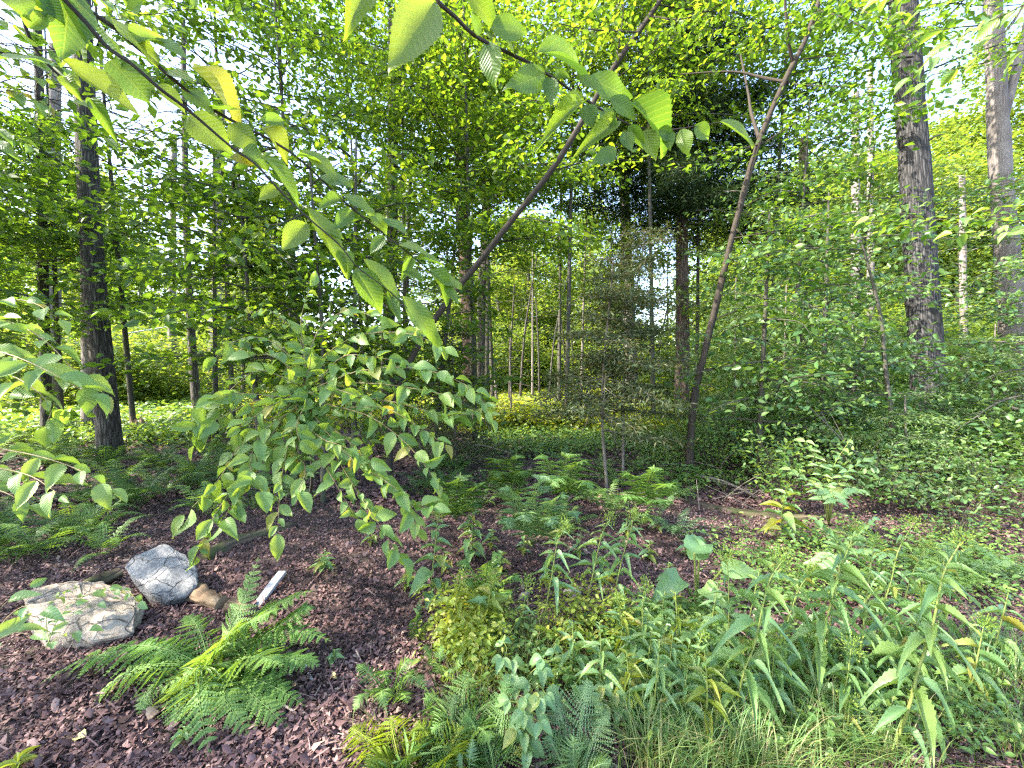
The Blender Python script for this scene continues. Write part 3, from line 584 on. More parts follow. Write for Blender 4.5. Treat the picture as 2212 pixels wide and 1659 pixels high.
# understory trees whose layered leaves fill the upper half
UND = [('young beech with flat leaf layers left of the thick dark trunk', -9.4, 6.4, 7.0, 'leaf_beech', 2.2), ('young beech with flat leaf layers behind the thick dark trunk', -6.6, 8.8, 8.5, 'leaf_beech', 2.6),
       ('young beech between the thick dark trunk and the drooping bush', -3.2, 6.2, 7.5, 'leaf_beech', 2.35), ('leafy young maple above the drooping bush', -2.2, 8.2, 8.5, 'leaf_maple', 2.5),
       ('tall young beech behind the drooping bush', -3.9, 10.6, 10, 'leaf_beech', 2.7), ('leafy tree at the far left edge', -9.8, 8.6, 9, 'leaf_beech', 2.5),
       ('leafy maple behind the pair of trunks', -0.6, 12.8, 11, 'leaf_maple', 3.4), ('leafy maple left of the pale grey trunk', 1.6, 13.5, 11, 'leaf_maple', 4.0),
       ('bright young maple in front of the pair of trunks', -0.72, 7.6, 8.5, 'leaf_maple', 3.7), ('leafy tree right of the dark conifer', 5.6, 12.0, 10, 'leaf_far', 2.5),
       ('young beech left of the largest trunk', 6.0, 8.6, 7.0, 'leaf_shrub', 1.7), ('young beech right of the largest trunk', 10.9, 8.0, 6.0, 'leaf_shrub', 1.8),
       ('leafy tree behind the largest trunk', 9.8, 11.6, 8, 'leaf_far', 2.0),
       ('young tree with bright leaves behind the rope', -10.5, 15.5, 8, 'leaf_far', 3.2), ('young tree with bright leaves right of the rope', -5.8, 16.0, 10, 'leaf_far', 2.6),
       ('low leafy maple sapling just behind the drooping bush', -2.1, 5.2, 4.6, 'leaf_maple', 0.9), ('leafy sapling behind the drooping bush, right side', -1.25, 6.2, 4.8, 'leaf_maple', 1.0), ('leafy sapling behind the drooping bush, left side', -3.1, 4.9, 4.2, 'leaf_beech', 1.3),
       ('leafy beech sapling at the left edge behind the leafy bush', -6.7, 4.4, 4.6, 'leaf_beech', 1.5), ('tall leafy beech high above the drooping bush', -2.6, 9.4, 11, 'leaf_beech', 4.0), ('tall leafy beech above the left branch', -5.2, 7.4, 10, 'leaf_beech', 3.8), ('tall leafy maple above the centre', -0.62, 9.6, 11, 'leaf_maple', 4.6),
       ('pale-leaved sapling right of the leaning forked sapling', 3.5, 5.6, 3.6, 'leaf_shrub', 0.8), ('pale-leaved sapling left of the thin straight sapling', 4.7, 6.0, 4.2, 'leaf_shrub', 0.8), ('pale-leaved sapling right of the thin straight sapling', 5.35, 6.5, 2.4, 'leaf_shrub', 0.6),
       ('low pale-leaved sapling at the right edge', 6.9, 5.2, 2.2, 'leaf_shrub', 0.4),
       ('tall beech crown close behind the thick dark trunk', -8.4, 8.8, 11.5, 'leaf_beech', 4.0), ('tall beech crown right of the thick dark trunk', -4.7, 8.6, 11.5, 'leaf_beech', 4.6), ('tall beech crown high over the left edge', -10.8, 8.0, 11, 'leaf_beech', 3.8),
       ('tall maple crown high above the right-hand leaning sapling', 3.3, 9.2, 12.5, 'leaf_maple', 6.4), ('tall crown left of the largest trunk', 6.6, 10.4, 13, 'leaf_beech', 6.2), ('tall maple crown high above the centre', 1.4, 10.2, 13, 'leaf_maple', 6.8),
       ('tall leafy tree behind the clearing, left side', -3.0, 20, 13, 'leaf_far', 2.5), ('tall leafy tree behind the clearing, right side', 5.0, 21, 12, 'leaf_far', 2.2)]
for k, (lab, x, y, h, lf, z0) in enumerate(UND):
    near = y < 9.5
    tree(lab, gp(x, y), (x + rng.normal(0, .3), y + rng.normal(0, .3), h), 0.022 + 0.004 * y, 0.012, 'bark_grey', int(20 + h * 2), z0, h - 0.3, (.8 if h < 5 else 1.4 + .05 * y), (1.5 if h < 5 else 2.5 + 0.07 * y), lf,
         L=0.1 if near else 0.085 + 0.005 * y, step=0.15 if near else 0.11 + 0.009 * y, tlen=0.75 if near else 0.95, lstep=0.07 if near else 0.06 + 0.004 * y, tpl=LEAF6 if near else DIAMOND,
         seed=100 + k, name='understory_tree', elev=(-0.1, 0.5), group='understory trees', sides=8, flare=0.1, taper=(k % 2 == 0), mult=2 if lf == 'leaf_shrub' else 4, flat=0.42)
# trees added outside the frame or at its edge to keep the foreground in shade
for k, (x, y, h, z0) in enumerate(((-7.5, 2.6, 11, 3.0), (-9.5, -1.0, 13, 3.0), (-8.0, -4.6, 11, 3.0), (-13.5, 3.0, 16, 4), (-13.0, -4.5, 16, 4), (-10.5, 5.2, 14, 4.0))):
    tree(['tall added shade tree just beyond the left edge', 'tall added shade tree behind the photographer on the left', 'small added shade tree behind the photographer', 'tallest added shade tree far out on the left', 'tall added shade tree far behind the photographer', 'tall added shade tree beside the far left beech'][k],
         gp(x, y), (x + .3, y + .2, h), 0.16, 0.05, 'bark_oak', 40, z0, h - .5, 2.4, 4.4, 'leaf_beech', L=0.16, step=0.28, tlen=1.3, lstep=0.13, tpl=DIAMOND, seed=140 + k, group='added shade trees', mult=3)

# far wood: trees 22 to 48 m away, each with its own trunk; crowns share a few meshes
VAR = []
def far_crown(seed, h, z0, rad, n, L):
    g = np.random.default_rng(seed); m = MB(); c = 60
    cz = g.uniform(z0, h, c); cr = rad * np.sqrt(np.clip(1 - ((cz - (z0 + h) * .45) / ((h - z0) * .62)) ** 2, .12, 1)) * np.sqrt(g.random(c)); ca = g.uniform(0, 6.28, c)
    C = np.stack([cr * np.cos(ca), cr * np.sin(ca), cz], -1)
    w = g.integers(0, c, n); p = C[w] + g.normal(0, 1, (n, 3)) * np.array([.75, .75, .32])
    az = g.uniform(0, 6.28, n); ax = np.stack([np.cos(az), np.sin(az), g.normal(-.15, .3, n)], -1)
    nn = nrm(np.stack([g.normal(0, .45, n), g.normal(0, .45, n), np.ones(n)], -1))
    LL = L * g.uniform(.6, 1.3, n); leaves(m, p, ax, nn, LL, LL * .65, DIAMOND)
    return m.mesh('crown', 'leaf_far')
for k in range(5): VAR.append(far_crown(300 + k, (16, 13, 18, 11, 15)[k], (4.5, 3.0, 7, 2.0, 5)[k], (3.2, 2.8, 3.4, 2.6, 3.0)[k], 13000, 0.24))
BUSH = [far_crown(320 + k, (3.2, 4.2, 2.4)[k], 0.2, (1.5, 1.7, 1.3)[k], 8000, 0.15) for k in range(3)]
def shared_tree(name, label, p, r, h, me, rz, sc, group, bark):
    root = thing(name, label, 'tree' if r > 0.05 else 'shrub', p, group)
    m = MB(); tube(m, trunk_path([p, p + np.array([rng.normal(0, .25), rng.normal(0, .25), h])], 1.0), 0.0, 6, cap=False) if False else tube(m, smooth_path([p - UP * .1, p + np.array([rng.normal(0, .15), 0, h * .5]), p + np.array([rng.normal(0, .3), 0, h])], 8), np.linspace(r, r * .5, 8), 8, 0.05, cap=False)
    m.build('trunk', bark, root)
    mt = Matrix.Translation(Vector(p)) @ Matrix.Rotation(rz, 4, 'Z') @ Matrix.Diagonal((sc, sc, sc, 1))
    link_mesh('crown', me, root, mt); return root
sun_axis = BEAMS[:20]
def blocks_sun(p, h, rad):
    for t, r in sun_axis:
        for z in np.linspace(1, h, 10):
            q = t + SUNV * ((z - t[2]) / SUNV[2])
            if math.hypot(q[0] - t[0], q[1] - t[1]) < 5: continue
            if math.hypot(q[0] - p[0], q[1] - p[1]) < rad * 0.7 + r * .8: return True
    return False
def zone(x, y):
    px = CX + F_PX * x / y
    return 'left, behind the rope' if px < 560 else 'behind the drooping bush' if px < 1000 else 'behind the clearing' if px < 1330 else 'behind the dark conifer' if px < 1800 else 'behind the largest trunk'
g = np.random.default_rng(77); cnt = 0
while cnt < 50:
    y = g.uniform(21, 50); x = g.uniform(-1.35, 1.35) * y
    k = int(g.integers(0, 5)); h = (16, 13, 18, 11, 15)[k]
    if blocks_sun((x, y), h, 3.2): continue
    shared_tree('forest_tree', ('pale', 'grey', 'brown')[cnt % 3] + '-barked slender tree in the far wood ' + zone(x, y), gp(x, y), g.uniform(.1, .24), h * .93, VAR[k], g.uniform(0, 6.28), g.uniform(.8, 1.2), 'trees of the far wood', ('bark_pale', 'bark_grey', 'bark_pine')[cnt % 3]); cnt += 1
cnt = 0
while cnt < 60:
    y = g.uniform(13, 34); x = g.uniform(-1.3, 1.3) * y
    if abs(x - 1.2) < 3.4 and y < 21: continue
    if -12.5 < x < -7 and y < 17: continue
    k = int(g.integers(0, 3))
    if blocks_sun((x, y), (3.2, 4.2, 2.4)[k], 1.4): continue
    shared_tree('forest_shrub', 'leafy shrub at the edge of the far wood ' + zone(x, y), gp(x, y), 0.025, 1.8, BUSH[k], g.uniform(0, 6.28), g.uniform(.7, 1.25), 'shrubs at the edge of the far wood', 'bark_grey'); cnt += 1
for k in range(16):
    y = 24 + 1.5 * k; x = (CX * 0 + (1010 + (k * 131) % 330) - CX) / F_PX * y; q = k % 5
    shared_tree('forest_tree', ('pale', 'grey', 'brown')[k % 3] + '-barked slender tree in the far wood ' + zone(x, y), gp(x, y), .09 + .02 * (k % 4), (16, 13, 18, 11, 15)[q] * .85, VAR[(3, 1, 0, 3, 4)[q]], k * 1.3, (.7, .85, .75, .9, .7)[q], 'trees of the far wood', ('bark_pale', 'bark_grey', 'bark_pine')[k % 3])
for k in range(22):
    y = 20.5 + .8 * k; x = ((1000 + (k * 97) % 360) - CX) / F_PX * y
    shared_tree('forest_shrub', 'leafy shrub at the edge of the far wood ' + zone(x, y), gp(x, y), 0.025, 1.8, BUSH[k % 3], k * 2.1, .8 + .05 * (k % 7), 'shrubs at the edge of the far wood', 'bark_grey')
# thin dark stems at the back of the clearing
for k in range(16):
    px = (1075, 1100, 1122, 1150, 1165, 1185, 1205, 1222, 1240, 1255, 1410, 1440, 620, 745, 300, 340)[k]; dd = 14 + (k * 37 % 9)
    p = gp(*P(px, 850, dd)[:2]); root = thing('thin_stem_tree', 'thin dark stem among others at the back of the clearing', 'tree', p, 'thin stems behind the clearing')
    lean = (-0.5, .2, .7, 0, -.15, .9, .1, -.3)[k % 8]; m = MB(); hh = 3.5 + (k * 53 % 40) / 10
    tube(m, smooth_path([p - UP * .1, p + np.array([lean * .3, 0, hh * .5]), p + np.array([lean, .2, hh])], 10), np.linspace(.06, .02, 10), 7, 0.05); m.build('trunk', 'bark_oak' if k % 3 else 'bark_pale', root)
    fo = Foliage(); w = MB()
    for q in range(7): spray(w, fo, p + np.array([lean * (.5 + q * .07), .1, hh * (.5 + q * .07)]), q * 2.4, .3, 1.1, .2, .2, .5, .1, .11, .008, g)
    w.build('branches', 'bark_grey', root); cm = MB(); fo.emit(cm, .6, DIAMOND); cm.build('crown', 'leaf_far', root)
# the mass of the wood beyond
m = MB(); n = 40000
th = g.uniform(R(-62), R(62), n); rr = g.uniform(50, 62, n); z = g.random(n) ** 1.2 * 9 * (0.7 + 0.4 * np.sin(th * 9) * np.cos(th * 23))
p = np.stack([rr * np.sin(th), rr * np.cos(th), np.maximum(z, 0.1)], -1); az = g.uniform(0, 6.28, n)
leaves(m, p, np.stack([np.cos(az), np.sin(az), g.normal(-.1, .4, n)], -1), nrm(np.stack([g.normal(0, .6, n), g.normal(-.3, .6, n), np.ones(n)], -1)), g.uniform(.35, .8, n), g.uniform(.25, .5, n))
tag(m.build('forest', 'leaf_far'), 'far green wood closing the view', 'forest', kind='stuff')

# ------------------------------------------------------------------ stones, wood and other finds
def hull_rock(name, label, cat, pts, mat, cuts=5, amp=0.02, freq=6, seed=0, parent=None, bevel=0.02):
    pts = [np.asarray(q, float) for q in pts]; c = np.mean(pts, axis=0); c[2] = float(gh(c[0], c[1]))
    bm = bmesh.new()
    for q in pts: bm.verts.new(Vector(q - c))
    r = bmesh.ops.convex_hull(bm, input=bm.verts)
    bmesh.ops.delete(bm, geom=[v for v in bm.verts if not v.link_faces], context='VERTS')
    if bevel: bmesh.ops.bevel(bm, geom=list(bm.edges), offset=bevel, segments=1, affect='EDGES', profile=0.6)
    bmesh.ops.triangulate(bm, faces=bm.faces)
    bmesh.ops.subdivide_edges(bm, edges=[e for e in bm.edges if e.calc_length() > 0.05], cuts=cuts, use_grid_fill=True)
    bmesh.ops.triangulate(bm, faces=bm.faces); bm.normal_update()
    for v in bm.verts:
        p = v.co * freq + Vector((seed, seed * 1.7, 0))
        rid = abs(mnoise.noise(p * 0.7)) * -1.6
        v.co += v.normal * amp * (mnoise.noise(p) + 0.5 * mnoise.noise(p * 2.3) + 0.3 * mnoise.noise(p * 5) + rid * 0.5)
    me = bpy.data.meshes.new(name); bm.to_mesh(me); bm.free(); me.materials.append(M[mat])
    o = bpy.data.objects.new(name, me); COL.objects.link(o); o.location = tuple(c)
    return tag(o, label, cat)
hull_rock('boulder', 'flat tan boulder with a broken pale face, vine leaves on top', 'boulder',
    [P(43, 1275, 2.7), P(163, 1252, 2.85), P(217, 1256, 2.85), P(287, 1270, 2.75), P(313, 1302, 2.5), P(300, 1318, 2.38), P(200, 1330, 2.28), P(110, 1325, 2.3), P(50, 1300, 2.45),
     P(310, 1350, 2.42), P(293, 1372, 2.3), P(205, 1388, 2.22), P(130, 1388, 2.2), P(75, 1345, 2.3)] + [q * np.array([1, 1, 0]) - UP * .1 for q in (P(60, 1300, 2.6), P(280, 1300, 2.6), P(200, 1380, 2.3), P(100, 1380, 2.3))], 'stone_tan', 5, 0.034, 5, 2, bevel=0.012)
hull_rock('boulder', 'grey angular slab of rock tilted on the litter', 'boulder',
    [P(288, 1198, 2.86), P(345, 1176, 2.98), P(366, 1175, 2.98), P(405, 1197, 2.94), P(429, 1234, 2.8), P(427, 1262, 2.68), P(372, 1286, 2.6), P(352, 1276, 2.63), P(276, 1216, 2.78),
     P(268, 1226, 2.76), P(275, 1242, 2.7), P(362, 1303, 2.58), P(405, 1290, 2.62)] + [q * np.array([1, 1, 0]) - UP * .08 for q in (P(300, 1210, 2.95), P(400, 1210, 3.0), P(415, 1270, 2.75), P(345, 1300, 2.7))], 'stone_grey', 5, 0.014, 8, 5, bevel=0.01)
def small_stone(label, px, py, w, h, mat, seed):
    g_ = np.random.default_rng(seed); p = G(px, py)
    hull_rock('stone', label, 'stone', [p + np.array([g_.uniform(-w, w), g_.uniform(-w, w) * .7, g_.uniform(-.03, h)]) for _ in range(16)], mat, 3, 0.006, 12, seed, bevel=0.004)
small_stone('small tan stone among the weeds in the middle', 1238, 1285, .085, .07, 'stone_tan', 61)
small_stone('small round stone left of the tan one', 1132, 1296, .05, .06, 'stone_tan', 62)
small_stone('small brown stone under the broad-leaved weed', 1640, 1330, .05, .05, 'stone_tan', 63)
def log(label, pts, r0, r1, mat, sides=10, rough=0.14, name='log', split=False, cat='log'):
    mb = MB(); n = max(8, int(len(pts) * 5)); sp = smooth_path(pts, n)
    tube(mb, sp, np.linspace(r0, r1, n), sides, rough, seed=len(label)); return tag(mb.build(name, mat), label, cat)
def GZ(px, py, up): p = G(px, py); p[2] += up; return p
log('short split log leaning against the grey slab', [GZ(398, 1285, .07), GZ(440, 1310, .05), GZ(478, 1330, .035)], .052, .045, 'wood_log', 10, .3)
log('broken piece of old log by the white board', [GZ(495, 1330, .03), GZ(545, 1345, .03)], .04, .035, 'wood_log', 10, .3)
log('mossy fallen log behind the drooping bush', [GZ(440, 1205, .0), GZ(520, 1170, .01), GZ(640, 1135, .0)], .06, .045, 'wood_mosslog', 14, .3)
log('rotten log behind the tan boulder', [GZ(180, 1275, .04), GZ(260, 1245, .05)], .05, .04, 'wood_mosslog', 12, .3)
log('mossy rotten log across the right middle ground', [GZ(1478, 1085, .0), GZ(1600, 1105, .0), GZ(1745, 1125, .0), GZ(1840, 1120, -.02)], .055, .045, 'wood_mosslog', 14, .3)
log('pale bare fallen branch above the mossy log', [GZ(1505, 1048, .12), GZ(1560, 1060, .14), GZ(1625, 1082, .1)], .022, .014, 'bark_dead', 7, .06, 'fallen_branch', cat='branch')
log('thin pale fallen branch lying among the ferns', [GZ(1370, 1045, .08), GZ(1420, 1030, .12), GZ(1480, 1018, .1)], .012, .007, 'bark_dead', 6, .06, 'fallen_branch', cat='branch')
log('fallen dead log at the left edge of the clearing', [GZ(270, 925, .1), GZ(330, 915, .12), GZ(400, 918, .1)], .09, .07, 'bark_dead', 9, .1)
log('fallen log right of the largest trunk', [GZ(2040, 1010, .1), GZ(2120, 1015, .14)], .07, .06, 'bark_dead', 8, .1)
for k, (a, b, r0) in enumerate((((540, 1075, .02), (505, 1100, .35), .013), ((555, 1080, .02), (552, 1090, .3), .01), ((580, 1080, .02), (575, 1085, .28), .012))):
    log(('white bare stick stuck under the bush, leftmost of three', 'thin white stick under the bush, middle of three', 'white stick under the bush, rightmost of three')[k], [GZ(*a), GZ(*b)], r0, r0 * .6, 'bark_dead', 6, .04, 'stick', cat='stick')
g = np.random.default_rng(9)
for k in range(22):
    px = g.uniform(1475, 1760); py = g.uniform(1010, 1110); p = GZ(px, py, g.uniform(.02, .1)); az = g.uniform(0, 6.28); ln = g.uniform(.3, .9)
    q = p + np.array([math.cos(az) * ln, math.sin(az) * ln * .5, g.uniform(.0, .45)])
    tag(log('thin dead twig in the brush heap by the mossy log', [p, (p + q) / 2 + g.normal(0, .04, 3), q], .006, .002, 'bark_dead', 5, 0, 'dead_twig', cat='twig'), group='twigs of the brush heap')
# pale stick, fallen leaves
log('short pale stick lying on the litter right of the big fern', [GZ(660, 1445, .015), GZ(667, 1462, .015), GZ(678, 1482, .012)], .008, .005, 'rope', 6, .05, 'stick', cat='stick')
# white board: a bevelled plank with a chipped end
def plank(label, p0, p1, w, t, mat):
    a = nrm(p1 - p0); s_ = nrm(np.cross(a, UP)); u = np.cross(s_, a); c = (p0 + p1) / 2; ln = np.linalg.norm(p1 - p0)
    bm = bmesh.new(); bmesh.ops.create_cube(bm, size=1)
    bmesh.ops.scale(bm, verts=bm.verts, vec=(ln, w, t)); bmesh.ops.bevel(bm, geom=list(bm.edges), offset=.004, segments=2, affect='EDGES')
    bmesh.ops.subdivide_edges(bm, edges=[e for e in bm.edges if e.calc_length() > .1], cuts=6)
    for v in bm.verts: v.co.z += .006 * math.sin(v.co.x * 9) ; v.co.y += .003 * mnoise.noise(v.co * 20)
    me = bpy.data.meshes.new('white_board'); bm.to_mesh(me); bm.free(); me.materials.append(M[mat])
    o = bpy.data.objects.new('white_board', me); COL.objects.link(o); o.matrix_world = Matrix(((a[0], s_[0], u[0], c[0]), (a[1], s_[1], u[1], c[1]), (a[2], s_[2], u[2], c[2]), (0, 0, 0, 1)))
    return tag(o, label, 'board')
plank('white painted board sticking out behind the big fern', GZ(540, 1340, .0), GZ(612, 1272, .08), .06, .022, 'paint_white')
# stump by the thick trunk
p = G(298, 948); mb = MB(); hh = .42; n = 9; zz = np.linspace(0, hh, n)
tube(mb, np.stack([p[0] + zz * .08, p[1] + zz * 0, p[2] + zz - .05], -1), .13 + .06 * np.exp(-zz * 9), 16, .2, seed=8)
root = thing('stump', 'small broken brown stump right of the thick dark trunk', 'stump', p)
mb.build('body', 'wood_old', root)
for k in range(7):
    a_ = k * .9; q = p + np.array([.1 * math.cos(a_), .1 * math.sin(a_), hh - .06]); m = MB()
    tube(m, smooth_path([q, q + np.array([0, 0, .1 + .13 * g.random()])], 4), np.linspace(.035, .004, 4), 5); m.build('splinter', 'wood_old', root)
# rope between the far trees
pr = [P(265, 722, 12.5), P(330, 711, 14), P(400, 700, 16), P(463, 693, 18.6), P(540, 691, 21)]
log('white rope strung between the trees on the left', pr, .02, .02, 'rope', 6, 0, 'rope', cat='rope')
p0 = P(95, 608, 12); log('white rope high up behind the slim dark trunk', [p0, P(200, 611, 13)], .018, .018, 'rope', 6, 0, 'rope', cat='rope')
# far house glimpsed on the right
hx, hy = 27.5, 32.0
root = thing('house', 'grey house far off behind the trees on the right', 'house', gp(hx, hy))
def boxpart(parent, name, c, s, mat):
    bm = bmesh.new(); bmesh.ops.create_cube(bm, size=1); bmesh.ops.scale(bm, verts=bm.verts, vec=s); bmesh.ops.bevel(bm, geom=list(bm.edges), offset=.01, segments=1, affect='EDGES')
    me = bpy.data.meshes.new(name); bm.to_mesh(me); bm.free(); me.materials.append(M[mat]); o = bpy.data.objects.new(name, me); COL.objects.link(o); o.parent = parent
    o.location = c; return o
boxpart(root, 'wall', (0, 0, 1.3), (7, 5, 2.6), 'house_wall')
bm = bmesh.new(); vs = [bm.verts.new(q) for q in ((-3.9, -2.9, 2.6), (3.9, -2.9, 2.6), (3.9, 2.9, 2.6), (-3.9, 2.9, 2.6), (-3.9, 0, 4.4), (3.9, 0, 4.4))]
for f in ((0, 1, 5, 4), (2, 3, 4, 5), (0, 4, 3), (1, 2, 5), (0, 3, 2, 1)): bm.faces.new([vs[q] for q in f])
me = bpy.data.meshes.new('roof'); bm.to_mesh(me); bm.free(); me.materials.append(M['house_roof']); o = bpy.data.objects.new('roof', me); COL.objects.link(o); o.parent = root
boxpart(o, 'chimney', (1.6, -1.4, 3.6), (.7, .7, 2.6), 'brick_red')
for x in (-2.2, 2.4):
    w_ = boxpart(root, 'window', (x, -2.52, 1.5), (1.1, .1, 1.2), 'trim_white'); boxpart(w_, 'pane', (0, -.03, 0), (.92, .08, 1.02), 'window_glass')
dr = boxpart(root, 'door', (.2, -2.52, 1.02), (.95, .1, 2.0), 'brick_red'); boxpart(dr, 'handle', (.36, -.08, 0), (.05, .08, .12), 'trim_white')

# ------------------------------------------------------------------ leaf meshes shared by single leaves
def leaf_mesh(name, mat, n=16, shape='ovate', fold=.12, bend=.25, wave=0.0, serr=0.0, seed=0, twist=0.0):
    g_ = np.random.default_rng(seed); u = np.linspace(0, 1, n)
    if shape == 'ovate': w = .5 * np.sin(math.pi * np.clip(u, 0, 1) ** .84) ** .8 * (1 - .3 * u ** 3)
    elif shape == 'lance': w = .5 * np.sin(math.pi * u ** .8) ** 1.15
    elif shape == 'heart': w = .5 * np.sin(math.pi * np.clip(u * .93 + .07, 0, 1) ** .55) ** .75
    else: w = .5 * np.sin(math.pi * u) ** .9
    w = w / w.max() * .5
    saw = np.where(np.arange(n) % 2, 1 + serr, 1 - serr); saw[0] = saw[-1] = 1
    m = MB(); rows = []; lev = (-1, -.55, 0, .55, 1)
    bz = -bend * u ** 2 + g_.normal(0, .01); ph = g_.uniform(0, 6)
    for k, v in enumerate(lev):
        ww = w * v * (saw if abs(v) == 1 else 1)
        x = u + (-.035 * abs(v) if False else 0)
        z = bz + np.abs(ww) * 2 * fold + (wave * np.sin(u * 11 + ph + v) * abs(v)) + twist * v * u * .3
        rows.append(np.stack([x * (1 - bend * bend * .3), ww, z], -1))
    V = np.stack(rows, 1).reshape(-1, 3); k = len(lev)
    i_, j_ = np.meshgrid(np.arange(n - 1), np.arange(k - 1), indexing='ij')
    Fq = np.stack([i_*k+j_, (i_+1)*k+j_, (i_+1)*k+j_+1, i_*k+j_+1], -1).reshape(-1, 4)
    uv = np.stack(np.broadcast_arrays(u[:, None], .5 + .5 * np.array(lev)[None] * (w / .5)[:, None]), -1)
    m.add(V, Fq, uv.reshape(-1, 2)); return m.mesh(name, mat)
TW = [leaf_mesh('leaf', 'leaf_twig', 32, 'ovate', f, b_, wv, .05, k, tw) for k, (f, b_, wv, tw) in enumerate(((.10, .12, .012, .1), (.2, .3, .02, -.2), (.04, .2, .03, .3), (.15, -.1, .015, 0), (.3, .45, .02, .2)))]
BU = [leaf_mesh('leaf', 'leaf_bush', 16, 'ovate', f, b_, wv, .045, 20 + k, tw) for k, (f, b_, wv, tw) in enumerate(((.12, .2, .01, .1), (.22, .35, .02, -.2), (.08, .5, .02, .25), (.18, .05, .02, 0)))]
HE = [leaf_mesh('leaf', 'leaf_herb', 22, 'lance', f, b_, wv + .012, .09, 40 + k, tw) for k, (f, b_, wv, tw) in enumerate(((.15, .35, .01, .1), (.2, .7, .02, -.2), (.1, .9, .02, .25), (.25, .5, .02, 0)))]
HY = [leaf_mesh('leaf', 'leaf_herb_sun_yellow', 12, 'lance', .2, .5, .015, .03, 50, .1), leaf_mesh('leaf', 'leaf_herb_sun_yellow', 12, 'ovate', .2, .3, .02, .02, 51, -.1)]
HO = [leaf_mesh('leaf', 'leaf_herb', 14, 'ovate', .15, .3, .015, .03, 60, .1), leaf_mesh('leaf', 'leaf_herb', 14, 'ovate', .22, .55, .02, .03, 61, -.2)]
HB = [leaf_mesh('leaf', 'leaf_herb', 20, 'heart', .12, .3, .05, .03, 65, .1), leaf_mesh('leaf', 'leaf_herb', 20, 'heart', .2, .5, .06, .03, 66, -.2)]

# ------------------------------------------------------------------ ferns
def frond_geo(mb, base, ctrl, tip, width, npin=18, lob=8, droop=.25, g_=rng, bare=.14, lacy=1.0, side=None, r=.5, stem=True):
    base, ctrl, tip = (np.asarray(q, float) for q in (base, ctrl, tip))
    f = lambda t: (1 - t)[:, None] ** 2 * base + (2 * t * (1 - t))[:, None] * ctrl + (t ** 2)[:, None] * tip
    df = lambda t: nrm((2 * (1 - t))[:, None] * (ctrl - base) + (2 * t)[:, None] * (tip - ctrl))
    t = bare + (1 - bare) * (np.arange(npin) + .5) / npin * .985
    p = f(t); tg = df(t)
    sv = nrm(np.cross(tg, UP)) if side is None else nrm(np.broadcast_to(side, tg.shape) - (tg @ np.asarray(side))[:, None] * tg)
    up = np.cross(sv, tg)
    s = (t - bare) / (1 - bare)
    prof = np.clip(np.minimum(1, .72 + 1.6 * s) * (1 - s) ** .8 * 1.15, 0.03, 1)
    P_, A_, N_, L_, W_, T_ = [], [], [], [], [], []
    for sg in (-1, 1):
        pl = width * .5 * prof * g_.uniform(.75, 1.12, npin)
        ax = nrm(sv * sg + tg * (.18 + .38 * s)[:, None] - up * droop * .5 + g_.normal(0, .13, (npin, 3)))
        pn = nrm(up + g_.normal(0, .1, (npin, 3)))
        if lob < 2:
            P_.append(p); A_.append(ax); N_.append(pn); L_.append(pl); W_.append(pl * .26); continue
        q = (np.arange(lob) + .35) / lob
        ls = np.cross(pn, ax)
        seg = (1 - bare) * np.linalg.norm(tip - base) / npin
        ll = np.minimum(pl * .34, seg * .66)[:, None] * (1 - q[None]) ** .55 * lacy
        cp = p[:, None] + ax[:, None] * (pl[:, None] * q[None])[..., None] - up[:, None] * (droop * pl[:, None] * q[None] ** 2)[..., None]
        for s2 in (-1, 1):
            la = nrm(ls[:, None] * s2 + ax[:, None] * .55 + g_.normal(0, .05, (npin, lob, 3)))
            P_.append(cp.reshape(-1, 3)); A_.append(la.reshape(-1, 3)); N_.append(np.repeat(pn, lob, 0)); L_.append(ll.ravel()); W_.append(np.minimum(ll * .8, (pl[:, None] / lob) * 1.3).ravel() * (1 if lacy == 1 else .8))
        P_.append(p); A_.append(nrm(ax - up * droop * .6)); N_.append(pn); L_.append(pl); W_.append(np.minimum(seg * .35, pl * .1))
    pos = np.concatenate(P_); L_ = np.concatenate(L_); W_ = np.concatenate(W_)
    leaves(mb, pos, np.concatenate(A_), np.concatenate(N_), L_, W_, DIAMOND, np.clip(r + g_.normal(0, .12, len(pos)), 0, 1))
    if stem:
        tt = np.linspace(0, 1, 12); tube(mb, f(tt), np.linspace(.0035, .0008, 12), 5, r=.9, cap=False)
def fern_px(label, crown, fronds, mat, npin=20, lob=9, width=.2, lacy=1.0, group=None, bare=.14):
    """crown: ground point; fronds: (mid px, py, d, tip px, py, d, width)"""
    root = thing('fern', label, 'fern', crown, group); g_ = np.random.default_rng(len(label) * 7 + len(fronds))
    for q in fronds:
        m = MB(); mid = P(*q[:3]); tip = P(*q[3:6]); w = q[6] if len(q) > 6 else width
        ctrl = mid * 2 - (np.asarray(crown) + tip) / 2
        frond_geo(m, crown, ctrl, tip, w * 1.5, npin, lob, .16, g_, lacy=lacy, r=g_.uniform(.2, .8), bare=bare); m.build('frond', mat, root)
c = GZ(455, 1470, .03)
